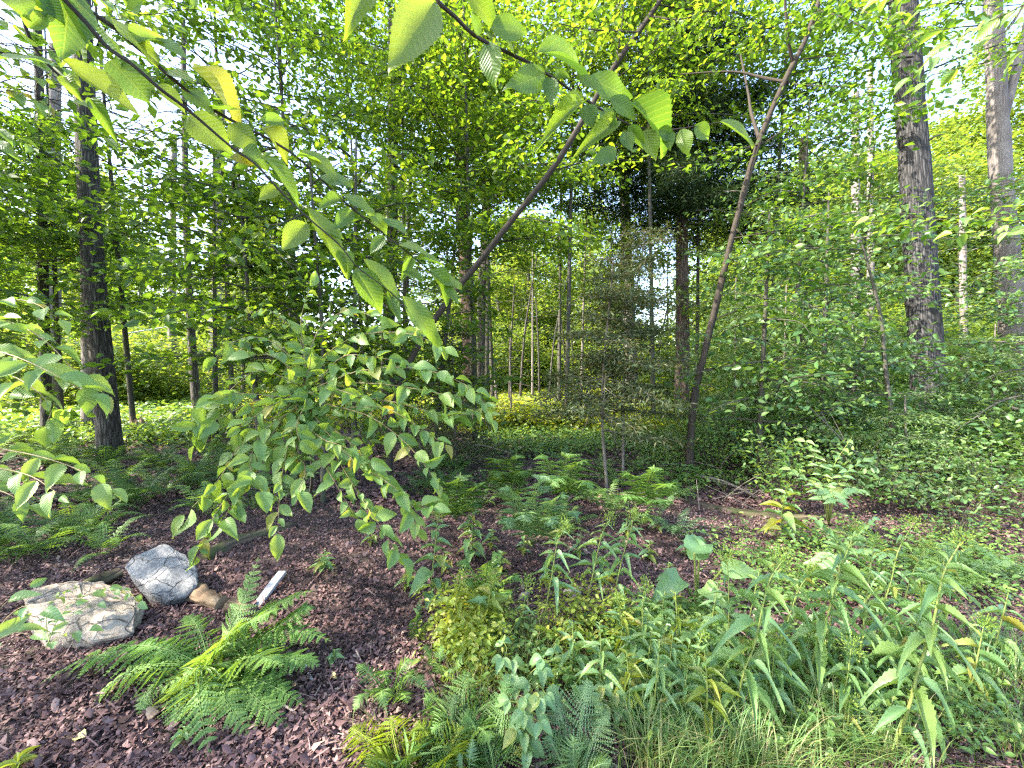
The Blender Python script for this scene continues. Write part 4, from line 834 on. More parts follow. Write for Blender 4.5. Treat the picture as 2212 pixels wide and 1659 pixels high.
fern_px('big bright green fern in front of the boulders and white board', c,
    [(270, 1405, 2.05, 85, 1478, 1.95, .26), (310, 1440, 1.95, 185, 1532, 1.85, .26), (345, 1475, 1.88, 300, 1545, 1.8, .2), (430, 1485, 1.8, 455, 1640, 1.62, .26), (400, 1500, 1.85, 370, 1605, 1.72, .2),
     (530, 1490, 1.85, 625, 1575, 1.75, .24), (560, 1470, 1.9, 665, 1530, 1.85, .22), (590, 1370, 2.05, 715, 1385, 2.0, .28), (560, 1330, 2.1, 680, 1275, 2.15, .26), (510, 1330, 2.1, 560, 1200, 2.25, .2),
     (430, 1360, 2.15, 400, 1330, 2.2, .2), (500, 1370, 2.0, 620, 1310, 2.05, .3), (470, 1400, 1.95, 520, 1340, 1.95, .3), (600, 1420, 1.95, 690, 1440, 1.9, .22), (540, 1420, 1.9, 610, 1440, 1.8, .24), (350, 1400, 2.05, 230, 1400, 2.1, .24), (440, 1440, 1.85, 330, 1500, 1.75, .22), (480, 1500, 1.8, 540, 1590, 1.7, .22), (620, 1340, 2.1, 660, 1310, 2.15, .26)], 'fern', 15, 8)
c = GZ(845, 1520, .02)
fern_px('small fern on the litter left of the yellow-green weeds', c, [(800, 1455, 1.9, 770, 1435, 1.95, .11), (830, 1450, 1.88, 835, 1480, 1.7, .1), (825, 1490, 1.78, 838, 1545, 1.7, .1), (885, 1460, 1.85, 928, 1500, 1.78, .11), (790, 1500, 1.8, 765, 1540, 1.75, .1), (870, 1440, 1.9, 895, 1425, 1.95, .11), (870, 1500, 1.8, 880, 1520, 1.7, .09)], 'fern', 16, 7)
c = GZ(870, 1690, .02)
fern_px('sunlit yellow fern at the bottom edge', c, [(800, 1600, 1.6, 757, 1572, 1.65, .22), (850, 1590, 1.6, 845, 1545, 1.7, .22), (900, 1610, 1.58, 905, 1570, 1.65, .19), (830, 1640, 1.5, 790, 1650, 1.45, .20)], 'fern_sun_yellow', 18, 8)
fern_px('green fern at the bottom edge beside the sunlit yellow one', GZ(900, 1700, .02), [(930, 1620, 1.55, 985, 1620, 1.55, .22), (880, 1640, 1.52, 900, 1625, 1.5, .23), (930, 1660, 1.48, 960, 1680, 1.4, .20), (850, 1670, 1.45, 850, 1680, 1.4, .23)], 'fern', 18, 8)
fern_px('upright olive fern left of the bright climbing one', GZ(985, 1660, .02), [(975, 1560, 1.65, 985, 1500, 1.7, .22), (950, 1590, 1.6, 935, 1560, 1.65, .20), (1000, 1600, 1.6, 1010, 1530, 1.65, .20)], 'fern_dark', 18, 8)
fern_px('tall bright fern climbing out of the grass at the bottom', GZ(1065, 1690, .02), [(1085, 1560, 1.62, 1095, 1455, 1.7, .19), (1030, 1580, 1.6, 1005, 1545, 1.62, .22), (1060, 1620, 1.55, 1040, 1580, 1.6, .20), (1110, 1600, 1.58, 1130, 1560, 1.6, .17), (1040, 1660, 1.5, 1015, 1690, 1.45, .17)], 'fern', 18, 8)
fern_px('lacy pale blue-green fern in the bottom centre', GZ(1245, 1710, .02), [(1215, 1560, 1.62, 1190, 1480, 1.7, .2), (1255, 1560, 1.6, 1275, 1470, 1.68, .24), (1280, 1600, 1.55, 1312, 1540, 1.6, .18), (1205, 1630, 1.52, 1185, 1590, 1.55, .2), (1280, 1660, 1.48, 1320, 1650, 1.45, .18), (1240, 1650, 1.5, 1240, 1590, 1.5, .2)], 'fern_pale', 22, 10, lacy=1.15)
fern_px('broad bright fern in the bottom centre left of the bramble', GZ(1000, 1600, .02), [(960, 1520, 1.75, 915, 1510, 1.75, .26), (1000, 1510, 1.75, 1010, 1450, 1.85, .24), (1040, 1530, 1.72, 1085, 1510, 1.75, .24), (970, 1560, 1.65, 930, 1580, 1.6, .24), (1030, 1570, 1.62, 1060, 1600, 1.55, .22)], 'fern', 16, 8)
fern_px('yellow-green fern in the bottom centre right of the sunlit one', GZ(950, 1690, .02), [(930, 1600, 1.58, 900, 1560, 1.62, .24), (975, 1610, 1.56, 1000, 1570, 1.6, .22), (960, 1640, 1.5, 980, 1630, 1.45, .24)], 'fern_sun_yellow', 16, 8)
fern_px('small blue-green fern tip between the bottom ferns', GZ(1010, 1700, .02), [(1015, 1640, 1.5, 1022, 1590, 1.55, .07), (1000, 1660, 1.48, 990, 1620, 1.5, .06)], 'fern_pale', 14, 6)
fern_px('small upright fern alone on the litter', GZ(905, 1390, .01), [(900, 1340, 2.15, 908, 1292, 2.2, .08), (920, 1350, 2.1, 935, 1330, 2.1, .06), (893, 1360, 2.1, 885, 1345, 2.1, .06)], 'fern_dark', 14, 6)
fern_px('single curved yellow fern frond under the weeds', GZ(1290, 1420, .01), [(1255, 1360, 2.1, 1210, 1362, 2.05, .11), (1190, 1365, 2.15, 1160, 1360, 2.1, .1)], 'fern_sun_yellow', 14, 6)
fern_px('fern left of the single curved yellow frond', GZ(960, 1480, .01), [(930, 1420, 2.0, 918, 1390, 2.05, .08), (950, 1430, 1.95, 955, 1390, 2.0, .09), (985, 1440, 1.95, 1000, 1400, 2.0, .09)], 'fern', 14, 6)
fern_px('soft fern clump in the middle below the goldenrods', GZ(1050, 1310, .01), [(1020, 1230, 2.5, 985, 1215, 2.55, .18), (1060, 1220, 2.55, 1080, 1195, 2.6, .18), (1095, 1250, 2.5, 1125, 1260, 2.45, .16), (1030, 1260, 2.45, 1000, 1275, 2.4, .16), (1080, 1280, 2.4, 1110, 1295, 2.35, .14), (1050, 1240, 2.45, 1055, 1215, 2.4, .16)], 'fern', 16, 7)
fern_px('large blue-green fern in the centre', GZ(1150, 1180, .02), [(1115, 1080, 3.1, 1085, 1055, 3.15, .3), (1160, 1060, 3.15, 1175, 1030, 3.25, .32), (1190, 1090, 3.05, 1225, 1075, 3.0, .3), (1110, 1120, 2.95, 1085, 1150, 2.85, .26), (1180, 1120, 2.9, 1200, 1150, 2.8, .26), (1140, 1110, 2.9, 1130, 1140, 2.75, .26), (1220, 1110, 3.0, 1250, 1130, 2.9, .22)], 'fern_pale', 18, 7)
fern_px('tall dark fern behind the large blue-green one', GZ(1220, 1095, .02), [(1190, 1010, 3.9, 1165, 985, 4.0, .36), (1240, 1010, 3.9, 1275, 1005, 3.85, .38), (1210, 1030, 3.8, 1190, 1060, 3.6, .34), (1250, 1040, 3.8, 1285, 1065, 3.6, .34), (1225, 1000, 3.95, 1235, 985, 4.1, .34)], 'fern', 18, 6)
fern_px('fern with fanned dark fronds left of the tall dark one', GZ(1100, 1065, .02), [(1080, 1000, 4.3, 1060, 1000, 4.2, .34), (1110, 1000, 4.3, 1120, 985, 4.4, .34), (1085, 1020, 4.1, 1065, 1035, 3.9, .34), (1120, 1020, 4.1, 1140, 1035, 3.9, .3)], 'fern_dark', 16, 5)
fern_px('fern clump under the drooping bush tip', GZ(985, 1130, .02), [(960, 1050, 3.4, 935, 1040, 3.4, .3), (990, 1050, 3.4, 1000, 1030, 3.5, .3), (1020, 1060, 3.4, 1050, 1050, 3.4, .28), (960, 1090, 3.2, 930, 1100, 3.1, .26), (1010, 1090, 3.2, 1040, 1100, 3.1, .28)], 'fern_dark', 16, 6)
fern_px('fern by the pale fallen branch in the right middle', GZ(1395, 1100, .02), [(1370, 1035, 3.7, 1345, 1025, 3.7, .28), (1405, 1030, 3.7, 1420, 1010, 3.8, .28), (1430, 1050, 3.6, 1460, 1055, 3.5, .28), (1370, 1070, 3.5, 1340, 1085, 3.4, .26), (1420, 1080, 3.4, 1440, 1095, 3.3, .26)], 'fern', 16, 6)
# ferns that fill the shade on the left and the middle: one of each kind, then copies
FR = {}
for mt in ('fern', 'fern_dark', 'fern_pale'):
    FR[mt] = []
    for k in range(3):
        m = MB(); g_ = np.random.default_rng(400 + k); ln = 1.0
        frond_geo(m, (0, 0, 0), (.45, 0, .62 + .1 * k), (1.0, .05 * (k - 1), .28 + .1 * k), .42, 15, 4, .2, g_, r=.3 + .2 * k); FR[mt].append(m.mesh('frond', mt))
def fern_copy(label, p, size, mat, nf, seed, group):
    root = thing('fern', label, 'fern', p, group); g_ = np.random.default_rng(seed)
    for k in range(nf):
        a = k * 6.283 / nf + g_.uniform(-.3, .3); sc = size * g_.uniform(.75, 1.15)
        link_mesh('frond', FR[mat][int(g_.integers(0, 3))], root, Matrix.Translation(Vector(p)) @ Matrix.Rotation(a, 4, 'Z') @ Matrix.Rotation(g_.uniform(-.25, .15), 4, 'Y') @ Matrix.Diagonal((sc, sc, sc * g_.uniform(.8, 1.2), 1)))
g = np.random.default_rng(21)
def fern_field(n, region, size, mats, label, group, seed0):
    k = 0
    while k < n:
        px = g.uniform(region[0], region[1]); py = g.uniform(region[2], region[3]); p = G(px, py)
        fern_copy(label, p, g.uniform(*size), mats[int(g.integers(0, len(mats)))], int(g.integers(6, 10)), seed0 + k, group); k += 1
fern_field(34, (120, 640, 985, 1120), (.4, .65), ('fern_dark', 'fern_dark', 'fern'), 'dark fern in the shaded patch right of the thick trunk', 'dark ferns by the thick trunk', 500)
fern_field(16, (-120, 240, 1105, 1225), (.35, .55), ('fern', 'fern_dark'), 'fern at the left edge above the tan boulder', 'ferns above the tan boulder', 560)
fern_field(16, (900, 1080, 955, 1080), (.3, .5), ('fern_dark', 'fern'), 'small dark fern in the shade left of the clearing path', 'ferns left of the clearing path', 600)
fern_field(26, (-150, 200, 930, 1010), (.5, .75), ('fern', 'fern_pale'), 'pale fern around the slim dark trunk', 'pale ferns at the left edge', 640)
fern_field(12, (1850, 2200, 1180, 1290), (.22, .34), ('fern', 'fern_pale'), 'small pale fern on the right behind the goldenrods', 'small ferns on the right', 680)

fern_field(24, (900, 1470, 1005, 1185), (.28, .46), ('fern', 'fern_pale', 'fern'), 'middling fern among the centre ferns on the brown litter', 'ferns on the centre litter', 700)
# ------------------------------------------------------------------ single twigs and bushes: every leaf is a part
def place_leaf(root, meshes, base, tip, Wd, normal, k):
    ax = tip - base; L = float(np.linalg.norm(ax))
    return link_mesh('leaf', meshes[k % len(meshes)], root, frame(base, ax, normal, L, Wd))
def twig_part(root, pts, r0, r1, mat='bark_twig', name='twig', n=None):
    n = n or max(10, len(pts) * 3); m = MB(); tube(m, smooth_path(pts, n), np.linspace(r0, r1, n), 7, 0.05); return m.build(name, mat, root)
TOCAM = np.array([0, -1.0, 0.0])
def px_leaf(root, bx, by, tx, ty, w, db, dt, face, k):
    """leaf from picture points; face 0 = lies flat under the sky, 1 = turned to the viewer"""
    b_ = P(bx, by, db); t_ = P(tx, ty, dt); mid = (b_ + t_) / 2
    view = nrm(CAM - mid); nn = nrm(view * face + UP * (1 - face) + rng.normal(0, .08, 3))
    ax = nrm(t_ - b_); nn = nrm(nn - ax * (nn @ ax)); sv = np.cross(nn, ax)
    # width seen is w px; foreshortening by the turn of the blade
    vis = max(.55, math.sqrt(max(0, 1 - (sv @ view) ** 2))); 
    place_leaf(root, TW, b_, t_, .95 * w / F_PX * (db + dt) / 2 / vis, nn, k)
n2 = [(944, -30), (944, 0), (984, 37), (1020, 73), (1054, 93), (1074, 103), (1137, 133), (1187, 163), (1237, 197), (1277, 223), (1317, 247), (1347, 263), (1380, 277), (1420, 283), (1475, 277), (1555, 264)]
dep = lambda x: .5 + (x - 840) / 720 * .25
root = thing('hanging_branch', 'near leafy branch hanging in from the top centre with backlit leaves', 'branch', P(944, 0, dep(944)))
twig_part(root, [P(x, y, dep(x)) for x, y in n2], .003, .0009)
N2 = [(937, 5, 847, 138, 100, .85), (800, -40, 750, 45, 62, .8), (1054, 92, 1067, 177, 56, .9), (1034, 80, 1014, 27, 20, .5), (1010, -12, 1081, 50, 48, .7), (1060, 62, 1142, 64, 48, .8), (1160, 112, 1290, 137, 44, .6), (1177, 160, 1105, 185, 60, .8),
      (1187, 170, 1190, 237, 38, .8), (1261, 220, 1172, 280, 40, .7), (1267, 226, 1280, 273, 40, .8), (1334, 262, 1257, 310, 38, .7), (1270, 170, 1374, 205, 46, .6), (1250, 168, 1288, 197, 22, .5), (1362, 223, 1480, 312, 52, .6), (1317, 213, 1377, 253, 34, .7),
      (1390, 282, 1420, 342, 40, .8), (1330, 323, 1287, 350, 38, .8), (1347, 285, 1365, 330, 30, .7), (1357, 272, 1397, 320, 26, .7), (1555, 263, 1638, 307, 24, .5), (1500, 272, 1537, 300, 34, .7), (1472, 279, 1488, 330, 36, .8), (1110, 118, 1090, 90, 26, .5), (1200, 170, 1235, 150, 30, .6), (1300, 235, 1330, 280, 34, .8), (1420, 282, 1462, 300, 30, .7), (1440, 283, 1450, 318, 28, .7)]
for k, q in enumerate(N2): px_leaf(root, *q[:5], dep(q[0]), dep(q[2]) - .01, q[5], k)
dep1 = lambda x: .42 + max(0, x) / 950 * .32
A1 = [(120, -50), (167, 0), (207, 33), (247, 60), (290, 97), (330, 130), (357, 157), (393, 187), (433, 220), (477, 247), (533, 277), (567, 293), (633, 333), (683, 377), (737, 430), (800, 482), (880, 545), (990, 640)]
B1 = [(95, -50), (140, 0), (187, 50), (233, 103), (283, 137), (347, 193), (393, 227), (433, 260), (503, 320), (550, 353), (600, 407), (650, 457), (700, 500), (737, 533), (770, 575), (830, 620), (880, 665)]
C1 = [(48, -40), (50, 0), (53, 50), (77, 107), (117, 153), (150, 180), (185, 215)]
root = thing('hanging_branch', 'near leafy branch slanting down from the top left corner', 'branch', P(167, 0, dep1(167)))
twig_part(root, [P(x, y, dep1(x)) for x, y in A1], .003, .0009); twig_part(root, [P(x, y, dep1(x) - .02) for x, y in B1], .0026, .0008); twig_part(root, [P(x, y, dep1(x) + .03) for x, y in C1], .0026, .001)
N1 = [(150, -30, 140, 122, 86, .8), (118, -14, 215, 128, 20, .3), (115, 137, -30, 103, 32, .35), (133, 128, 295, 258, 44, .45), (140, 165, 165, 203, 30, .8), (238, 130, 322, 215, 82, .75), (205, 65, 280, 133, 28, .4), (240, 40, 350, 122, 36, .4), (325, 85, 408, 138, 30, .4),
      (415, 147, 547, 247, 36, .4), (395, 195, 462, 238, 38, .5), (405, 252, 500, 322, 76, .8), (495, 270, 555, 320, 55, .8), (612, 262, 558, 264, 28, .7), (567, 275, 632, 330, 40, .5), (650, 325, 738, 388, 30, .4), (570, 340, 660, 440, 34, .45), (550, 350, 495, 335, 28, .7),
      (660, 483, 608, 546, 50, .85), (740, 430, 685, 440, 28, .7), (665, 450, 755, 582, 38, .45), (768, 580, 830, 675, 58, .75), (870, 640, 960, 742, 40, .6), (838, 628, 865, 702, 24, .6), (736, 540, 757, 596, 38, .7), (785, 560, 870, 648, 30, .4), (797, 465, 842, 502, 32, .5),
      (740, 420, 812, 452, 22, .4), (825, 475, 877, 512, 24, .5), (925, 585, 985, 645, 30, .5), (868, 586, 917, 600, 22, .4), (-5, 280, 24, 304, 20, .5), (-20, 300, 36, 331, 22, .5), (158, 218, 202, 240, 24, .5), (195, 212, 247, 292, 30, .6), (228, 298, 256, 323, 16, .5),
      (60, 60, 100, 20, 40, .7), (100, 20, 60, -30, 60, .8), (70, 100, 20, 60, 30, .6), (290, 97, 350, 60, 30, .4), (357, 157, 420, 170, 30, .4), (340, 185, 400, 235, 34, .6), (300, 150, 330, 200, 30, .6), (450, 235, 520, 245, 28, .4), (520, 330, 580, 350, 34, .5), (600, 405, 560, 430, 30, .6),
      (640, 340, 690, 335, 26, .4), (690, 385, 760, 385, 28, .4), (760, 455, 720, 500, 34, .7), (700, 500, 740, 500, 26, .5), (860, 530, 930, 545, 26, .4), (900, 560, 960, 560, 22, .4), (940, 600, 1000, 610, 22, .4), (960, 615, 990, 660, 22, .6), (890, 555, 870, 600, 24, .6), (830, 510, 800, 545, 28, .6), (80, -20, 130, 40, 50, .75), (20, -30, 60, 30, 60, .75)]
for k, q in enumerate(N1): px_leaf(root, *q[:5], dep1(q[0]), dep1(q[2]) - .01, q[5], k)

def leafy_twigs(root, twigs, meshes, L, ratio, spacing, r0=.004, mat='bark_twig', seed=1, face=.5, hang=.45, jit=.25, name='twig'):
    g_ = np.random.default_rng(seed); cnt = 0
    for pts in twigs:
        pts = np.asarray(pts, float); ln = np.linalg.norm(np.diff(pts, axis=0), axis=1).sum(); sp = smooth_path(pts, 24)
        m = MB(); tube(m, sp[::2], np.linspace(r0, r0 * .3, 12), 6, .05); m.build(name, mat, root)
        n = max(3, int(ln / spacing)); tt = np.linspace(.12, 1, n)
        for k, t in enumerate(tt):
            i = min(22, int(t * 23)); p = sp[i] + (sp[i + 1] - sp[i]) * (t * 23 - i); tg = nrm(sp[i + 1] - sp[i])
            lat = nrm(np.cross(UP, tg) + 1e-6); sd_ = 1 if k % 2 else -1
            ax = tg * .7 + lat * sd_ * .75 - UP * hang * g_.uniform(.3, 1.3) + g_.normal(0, jit, 3) if k < n - 1 else tg - UP * hang * .5
            ax = nrm(ax); view = nrm(CAM - p); nn = nrm(UP * (1 - face) + view * face + g_.normal(0, jit, 3)); l_ = L * g_.uniform(.45, 1.25)
            link_mesh('leaf', meshes[cnt % len(meshes)], root, frame(p + ax * .006, ax, nn, l_, l_ * ratio * g_.uniform(.85, 1.15))); cnt += 1
    return cnt
# the drooping bush
root = thing('drooping_bush', 'drooping green bush with toothed leaves left of the centre', 'bush', G(668, 1090))
b0 = G(668, 1090)
tw = []
hub = P(655, 840, 2.75)
def arc(*pts): tw.append([P(*q) for q in pts])
arc((650, 850, 2.7), (780, 800, 2.5), (930, 800, 2.35), (1030, 850, 2.25), (1062, 905, 2.2))
arc((690, 830, 2.7), (830, 830, 2.5), (950, 850, 2.4), (1010, 860, 2.35))
arc((700, 870, 2.6), (800, 900, 2.4), (880, 960, 2.3), (935, 1030, 2.2), (950, 1060, 2.2))
arc((690, 900, 2.6), (760, 960, 2.4), (830, 1040, 2.25), (890, 1090, 2.15), (935, 1095, 2.1))
arc((690, 920, 2.5), (740, 1010, 2.3), (790, 1090, 2.2), (830, 1150, 2.1), (865, 1205, 2.05))
arc((670, 920, 2.5), (700, 1000, 2.3), (740, 1070, 2.2), (770, 1120, 2.15))
arc((640, 900, 2.5), (620, 970, 2.3), (605, 1060, 2.15), (600, 1150, 2.05))
arc((640, 880, 2.5), (570, 930, 2.3), (540, 1000, 2.2), (560, 1060, 2.1))
arc((620, 880, 2.5), (520, 960, 2.3), (470, 1040, 2.2), (400, 1110, 2.1))
arc((600, 920, 2.4), (520, 1030, 2.2), (460, 1120, 2.1), (425, 1200, 2.05))
arc((630, 850, 2.6), (540, 870, 2.4), (460, 910, 2.3), (425, 915, 2.25))
arc((640, 830, 2.6), (560, 800, 2.5), (500, 840, 2.4), (470, 880, 2.4))
arc((650, 820, 2.7), (590, 770, 2.6), (540, 765, 2.5))
arc((660, 820, 2.7), (670, 770, 2.6), (640, 755, 2.5))
arc((680, 830, 2.7), (740, 770, 2.6), (800, 770, 2.5), (860, 780, 2.45))
arc((660, 870, 2.5), (640, 920, 2.35), (650, 960, 2.25))
arc((700, 880, 2.6), (830, 880, 2.45), (900, 920, 2.4), (960, 960, 2.35))
arc((720, 850, 2.7), (860, 870, 2.6), (980, 900, 2.5), (1040, 880, 2.45))
arc((650, 900, 2.6), (700, 950, 2.35), (730, 960, 2.25), (800, 990, 2.2))
arc((640, 960, 2.4), (660, 1020, 2.2), (640, 1070, 2.1))
arc((620, 860, 2.5), (580, 880, 2.35), (520, 920, 2.25))
arc((660, 850, 2.6), (720, 840, 2.45), (780, 860, 2.35))
arc((660, 800, 2.75), (640, 720, 2.8), (580, 670, 2.75), (530, 680, 2.7)); arc((660, 800, 2.75), (690, 710, 2.8), (750, 670, 2.75), (820, 690, 2.6)); arc((660, 790, 2.75), (650, 690, 2.85), (670, 620, 2.9))
arc((670, 800, 2.75), (760, 730, 2.7), (880, 720, 2.55), (960, 750, 2.45)); arc((650, 800, 2.75), (570, 730, 2.7), (500, 740, 2.6), (460, 780, 2.5)); arc((650, 860, 2.6), (500, 850, 2.4), (450, 870, 2.3), (420, 960, 2.25)); arc((640, 900, 2.5), (560, 1010, 2.25), (500, 1090, 2.15), (480, 1130, 2.1)); arc((680, 900, 2.5), (770, 1000, 2.3), (860, 1060, 2.15), (905, 1140, 2.1))
st = MB(); tube(st, smooth_path([b0, P(672, 980, 2.85), hub, P(660, 800, 2.75)], 16), np.linspace(.016, .007, 16), 8, .06); st.build('stem', 'bark_grey', root)
for t_ in tw: t_.insert(0, hub if t_[0][2] > hub[2] - .35 else P(668, 950, 2.85))
nb = leafy_twigs(root, tw, BU, .112, .54, .043, .0045, 'stem_red', 31, .5, .25, jit=.42)
# left bush
root = thing('leafy_bush', 'leafy bush reaching in from the left edge', 'bush', gp(-2.6, 1.6)); tw = []
arc((-140, 700, 1.75), (0, 690, 1.7), (90, 730, 1.65), (150, 790, 1.6), (205, 850, 1.6)); arc((-120, 660, 1.8), (-20, 650, 1.75), (60, 650, 1.75), (130, 690, 1.7)); arc((-130, 800, 1.7), (-20, 800, 1.65), (60, 830, 1.6), (110, 880, 1.6), (100, 920, 1.6))
arc((-140, 740, 1.7), (0, 760, 1.6), (100, 800, 1.5), (190, 850, 1.5)); arc((-120, 960, 1.6), (0, 970, 1.55), (100, 990, 1.5), (180, 1020, 1.45), (235, 1055, 1.45)); arc((-120, 1000, 1.6), (-10, 1010, 1.5), (70, 1030, 1.45), (130, 1070, 1.4)); arc((-120, 1060, 1.6), (0, 1060, 1.5), (60, 1090, 1.5))
arc((-120, 880, 1.6), (-20, 850, 1.6), (20, 850, 1.6))
for q in range(3): pass
leafy_twigs(root, tw, BU, .1, .53, .06, .0035, 'stem_red', 33, .45, .2, jit=.38)
# low plant left of the tan boulder and the vine over it
root = thing('leafy_weed', 'broad-leaved weed at the left edge beside the tan boulder', 'plant', GZ(-10, 1420, 0)); tw = []
arc((-30, 1400, 1.75), (10, 1340, 1.8), (50, 1310, 1.8), (95, 1318, 1.75)); arc((-30, 1400, 1.75), (-10, 1330, 1.9), (20, 1295, 1.95), (60, 1270, 2.0)); arc((-30, 1400, 1.75), (20, 1370, 1.75), (70, 1370, 1.7))
leafy_twigs(root, tw, HO, .10, .5, .075, .003, 'stem_red', 35, .5, .2)
root = thing('vine', 'small-leaved vine creeping over the tan boulder', 'vine', GZ(120, 1395, 0)); tw = []
arc((100, 1400, 2.12), (130, 1330, 2.2), (180, 1290, 2.3), (240, 1270, 2.42), (290, 1290, 2.42)); arc((110, 1400, 2.12), (100, 1340, 2.2), (110, 1300, 2.3), (160, 1270, 2.5)); arc((150, 1330, 2.2), (190, 1310, 2.24), (240, 1295, 2.3)); arc((100, 1395, 2.1), (140, 1370, 2.12), (190, 1360, 2.15)); arc((240, 1275, 2.4), (270, 1275, 2.42), (300, 1300, 2.38))
leafy_twigs(root, tw, HO, .055, .6, .04, .0022, 'stem_green', 36, .5, .1)

# goldenrods: stem, spiral of lance leaves, bud head
def goldenrod(label, base, pts, d_top, L, n, mats, seed, head=True, ratio=.18, group=None, name='goldenrod', hang=.55, bare=.1, stem='stem_green', r0=.0048):
    g_ = np.random.default_rng(seed); b_ = G(*base); d0 = b_[1]
    k = len(pts); pl = [b_] + [P(px, py, d0 + (d_top - d0) * (i + 1) / k) for i, (px, py) in enumerate(pts)]
    root = thing(name, label, 'plant', b_, group); sp = smooth_path(pl, 30); m = MB(); tube(m, sp, np.linspace(r0, r0 * .4, 30), 7, .04); m.build('stem', stem, root)
    n = int(n * 1.3)
    for i in range(n):
        t = bare + (1 - bare) * (i + .5) / n; p = sp[min(29, int(t * 29))]; a = i * 2.4 + g_.uniform(-.3, .3); tg = nrm(sp[min(29, int(t * 29) + 1)] - sp[max(0, int(t * 29) - 1)])
        out = nrm(np.array([math.cos(a), math.sin(a), 0])); ax = nrm(out + UP * (.75 * t - .1) - UP * hang * (1 - t) * g_.uniform(.2, 1)); nn = nrm(UP + out * .1 + g_.normal(0, .2, 3))
        l_ = 1.25 * L * (math.sin(math.pi * (.22 + .7 * t)) ** .9) * g_.uniform(.75, 1.15)
        link_mesh('leaf', mats[i % len(mats)], root, frame(p, ax, nn, l_, l_ * ratio * g_.uniform(.85, 1.15)))
    if head:
        hb = MB(); nh = 170; tp = sp[-1]; q = g_.normal(0, 1, (nh, 3)) * np.array([.02, .02, .024]) + tp + UP * .012
        leaves(hb, q, nrm(q - tp + UP * .02 + g_.normal(0, .01, (nh, 3))), g_.normal(0, 1, (nh, 3)), g_.uniform(.008, .018, nh), .006, DIAMOND); tag(hb.build('flower_buds', 'bud', root), kind='stuff')
goldenrod('tall goldenrod with long drooping leaves, leftmost of the right-hand clump', (1586, 1575), [(1605, 1459), (1631, 1389), (1645, 1323), (1665, 1249), (1688, 1215)], 1.7, .17, 24, HE, 71)
goldenrod('tallest thick-stemmed goldenrod in the right-hand clump', (1728, 1510), [(1768, 1386), (1791, 1319), (1808, 1249), (1828, 1196), (1848, 1150)], 1.85, .17, 26, HE, 72, r0=.006)
goldenrod('shorter goldenrod left of the tallest thick-stemmed one', (1668, 1480), [(1690, 1380), (1705, 1333), (1728, 1269), (1752, 1240)], 1.95, .14, 20, HE, 73)
goldenrod('nearest goldenrod at the lower right with broad pale leaves', (1925, 1640), [(1965, 1523), (1985, 1443), (2008, 1379), (2028, 1289), (2038, 1239), (2075, 1172)], 1.6, .17, 28, HE, 74, r0=.007)
goldenrod('slim goldenrod behind the nearest lower right one', (1918, 1430), [(1931, 1393), (1948, 1323), (1971, 1239), (2000, 1185)], 2.05, .12, 18, HE, 75)
goldenrod('slim yellow-tipped goldenrod near the right edge back', (1900, 1340), [(1908, 1306), (1925, 1256), (1941, 1189), (1972, 1133)], 2.4, .12, 16, HE, 76)
goldenrod('goldenrod between the tallest and the nearest lower right one', (1845, 1530), [(1851, 1470), (1865, 1356), (1878, 1239), (1888, 1179)], 1.9, .12, 18, HE, 77)
goldenrod('goldenrod at the left fringe of the right-hand clump', (1538, 1560), [(1550, 1500), (1570, 1426), (1574, 1300), (1572, 1212)], 1.8, .14, 22, HE, 78)
goldenrod('low goldenrod with a star-like tip at the lower right', (1830, 1600), [(1832, 1560), (1834, 1525)], 1.65, .09, 12, HE, 79)
goldenrod('broad-leaved weed stem under the drooping bush tip', (930, 1300), [(931, 1263), (941, 1173), (947, 1115)], 2.75, .13, 16, HO, 81, ratio=.48, name='broadleaf_weed', r0=.004)
goldenrod('small broad-leaved weed stem below the centre ferns', (1020, 1200), [(1020, 1160), (1022, 1100)], 3.15, .13, 14, HO, 82, ratio=.45, name='broadleaf_weed', r0=.004)
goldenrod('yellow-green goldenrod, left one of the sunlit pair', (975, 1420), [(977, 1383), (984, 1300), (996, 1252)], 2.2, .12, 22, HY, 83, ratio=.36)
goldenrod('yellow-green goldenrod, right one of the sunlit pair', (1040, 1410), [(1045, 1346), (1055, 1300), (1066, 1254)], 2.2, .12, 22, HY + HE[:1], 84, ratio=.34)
goldenrod('spindly goldenrod right of the sunlit yellow pair', (1122, 1390), [(1127, 1340), (1138, 1264)], 2.25, .08, 12, HE, 85, r0=.003)
goldenrod('goldenrod with bare lower stem, first of the middle three', (1168, 1375), [(1174, 1340), (1194, 1233), (1204, 1173), (1220, 1140)], 2.4, .13, 16, HE, 86, bare=.45)
goldenrod('goldenrod with bare lower stem, second of the middle three', (1260, 1340), [(1271, 1286), (1287, 1213), (1300, 1156), (1317, 1122)], 2.5, .13, 16, HE, 87, bare=.42)
goldenrod('goldenrod with bare lower stem, third of the middle three', (1316, 1345), [(1331, 1266), (1347, 1196), (1361, 1150), (1369, 1114)], 2.45, .14, 18, HE, 88, bare=.3)
goldenrod('short goldenrod right of the middle three', (1380, 1370), [(1387, 1320), (1394, 1268)], 2.3, .1, 14, HE, 89)
goldenrod('bright seedling with pointed leaves in the bottom left corner', (36, 1665), [(37, 1650), (38, 1640)], 1.55, .07, 9, HY, 90, head=False, ratio=.35, name='seedling', hang=.1)
goldenrod('small seedling on the litter below the drooping bush', (700, 1235), [(700, 1215), (702, 1190)], 2.9, .085, 12, HO, 91, head=False, ratio=.45, name='seedling', hang=.2)
goldenrod('tiny seedling on the litter right of the big fern', (722, 1425), [(722, 1415), (723, 1405)], 2.1, .05, 8, HO, 92, head=False, ratio=.5, name='seedling', hang=.2)
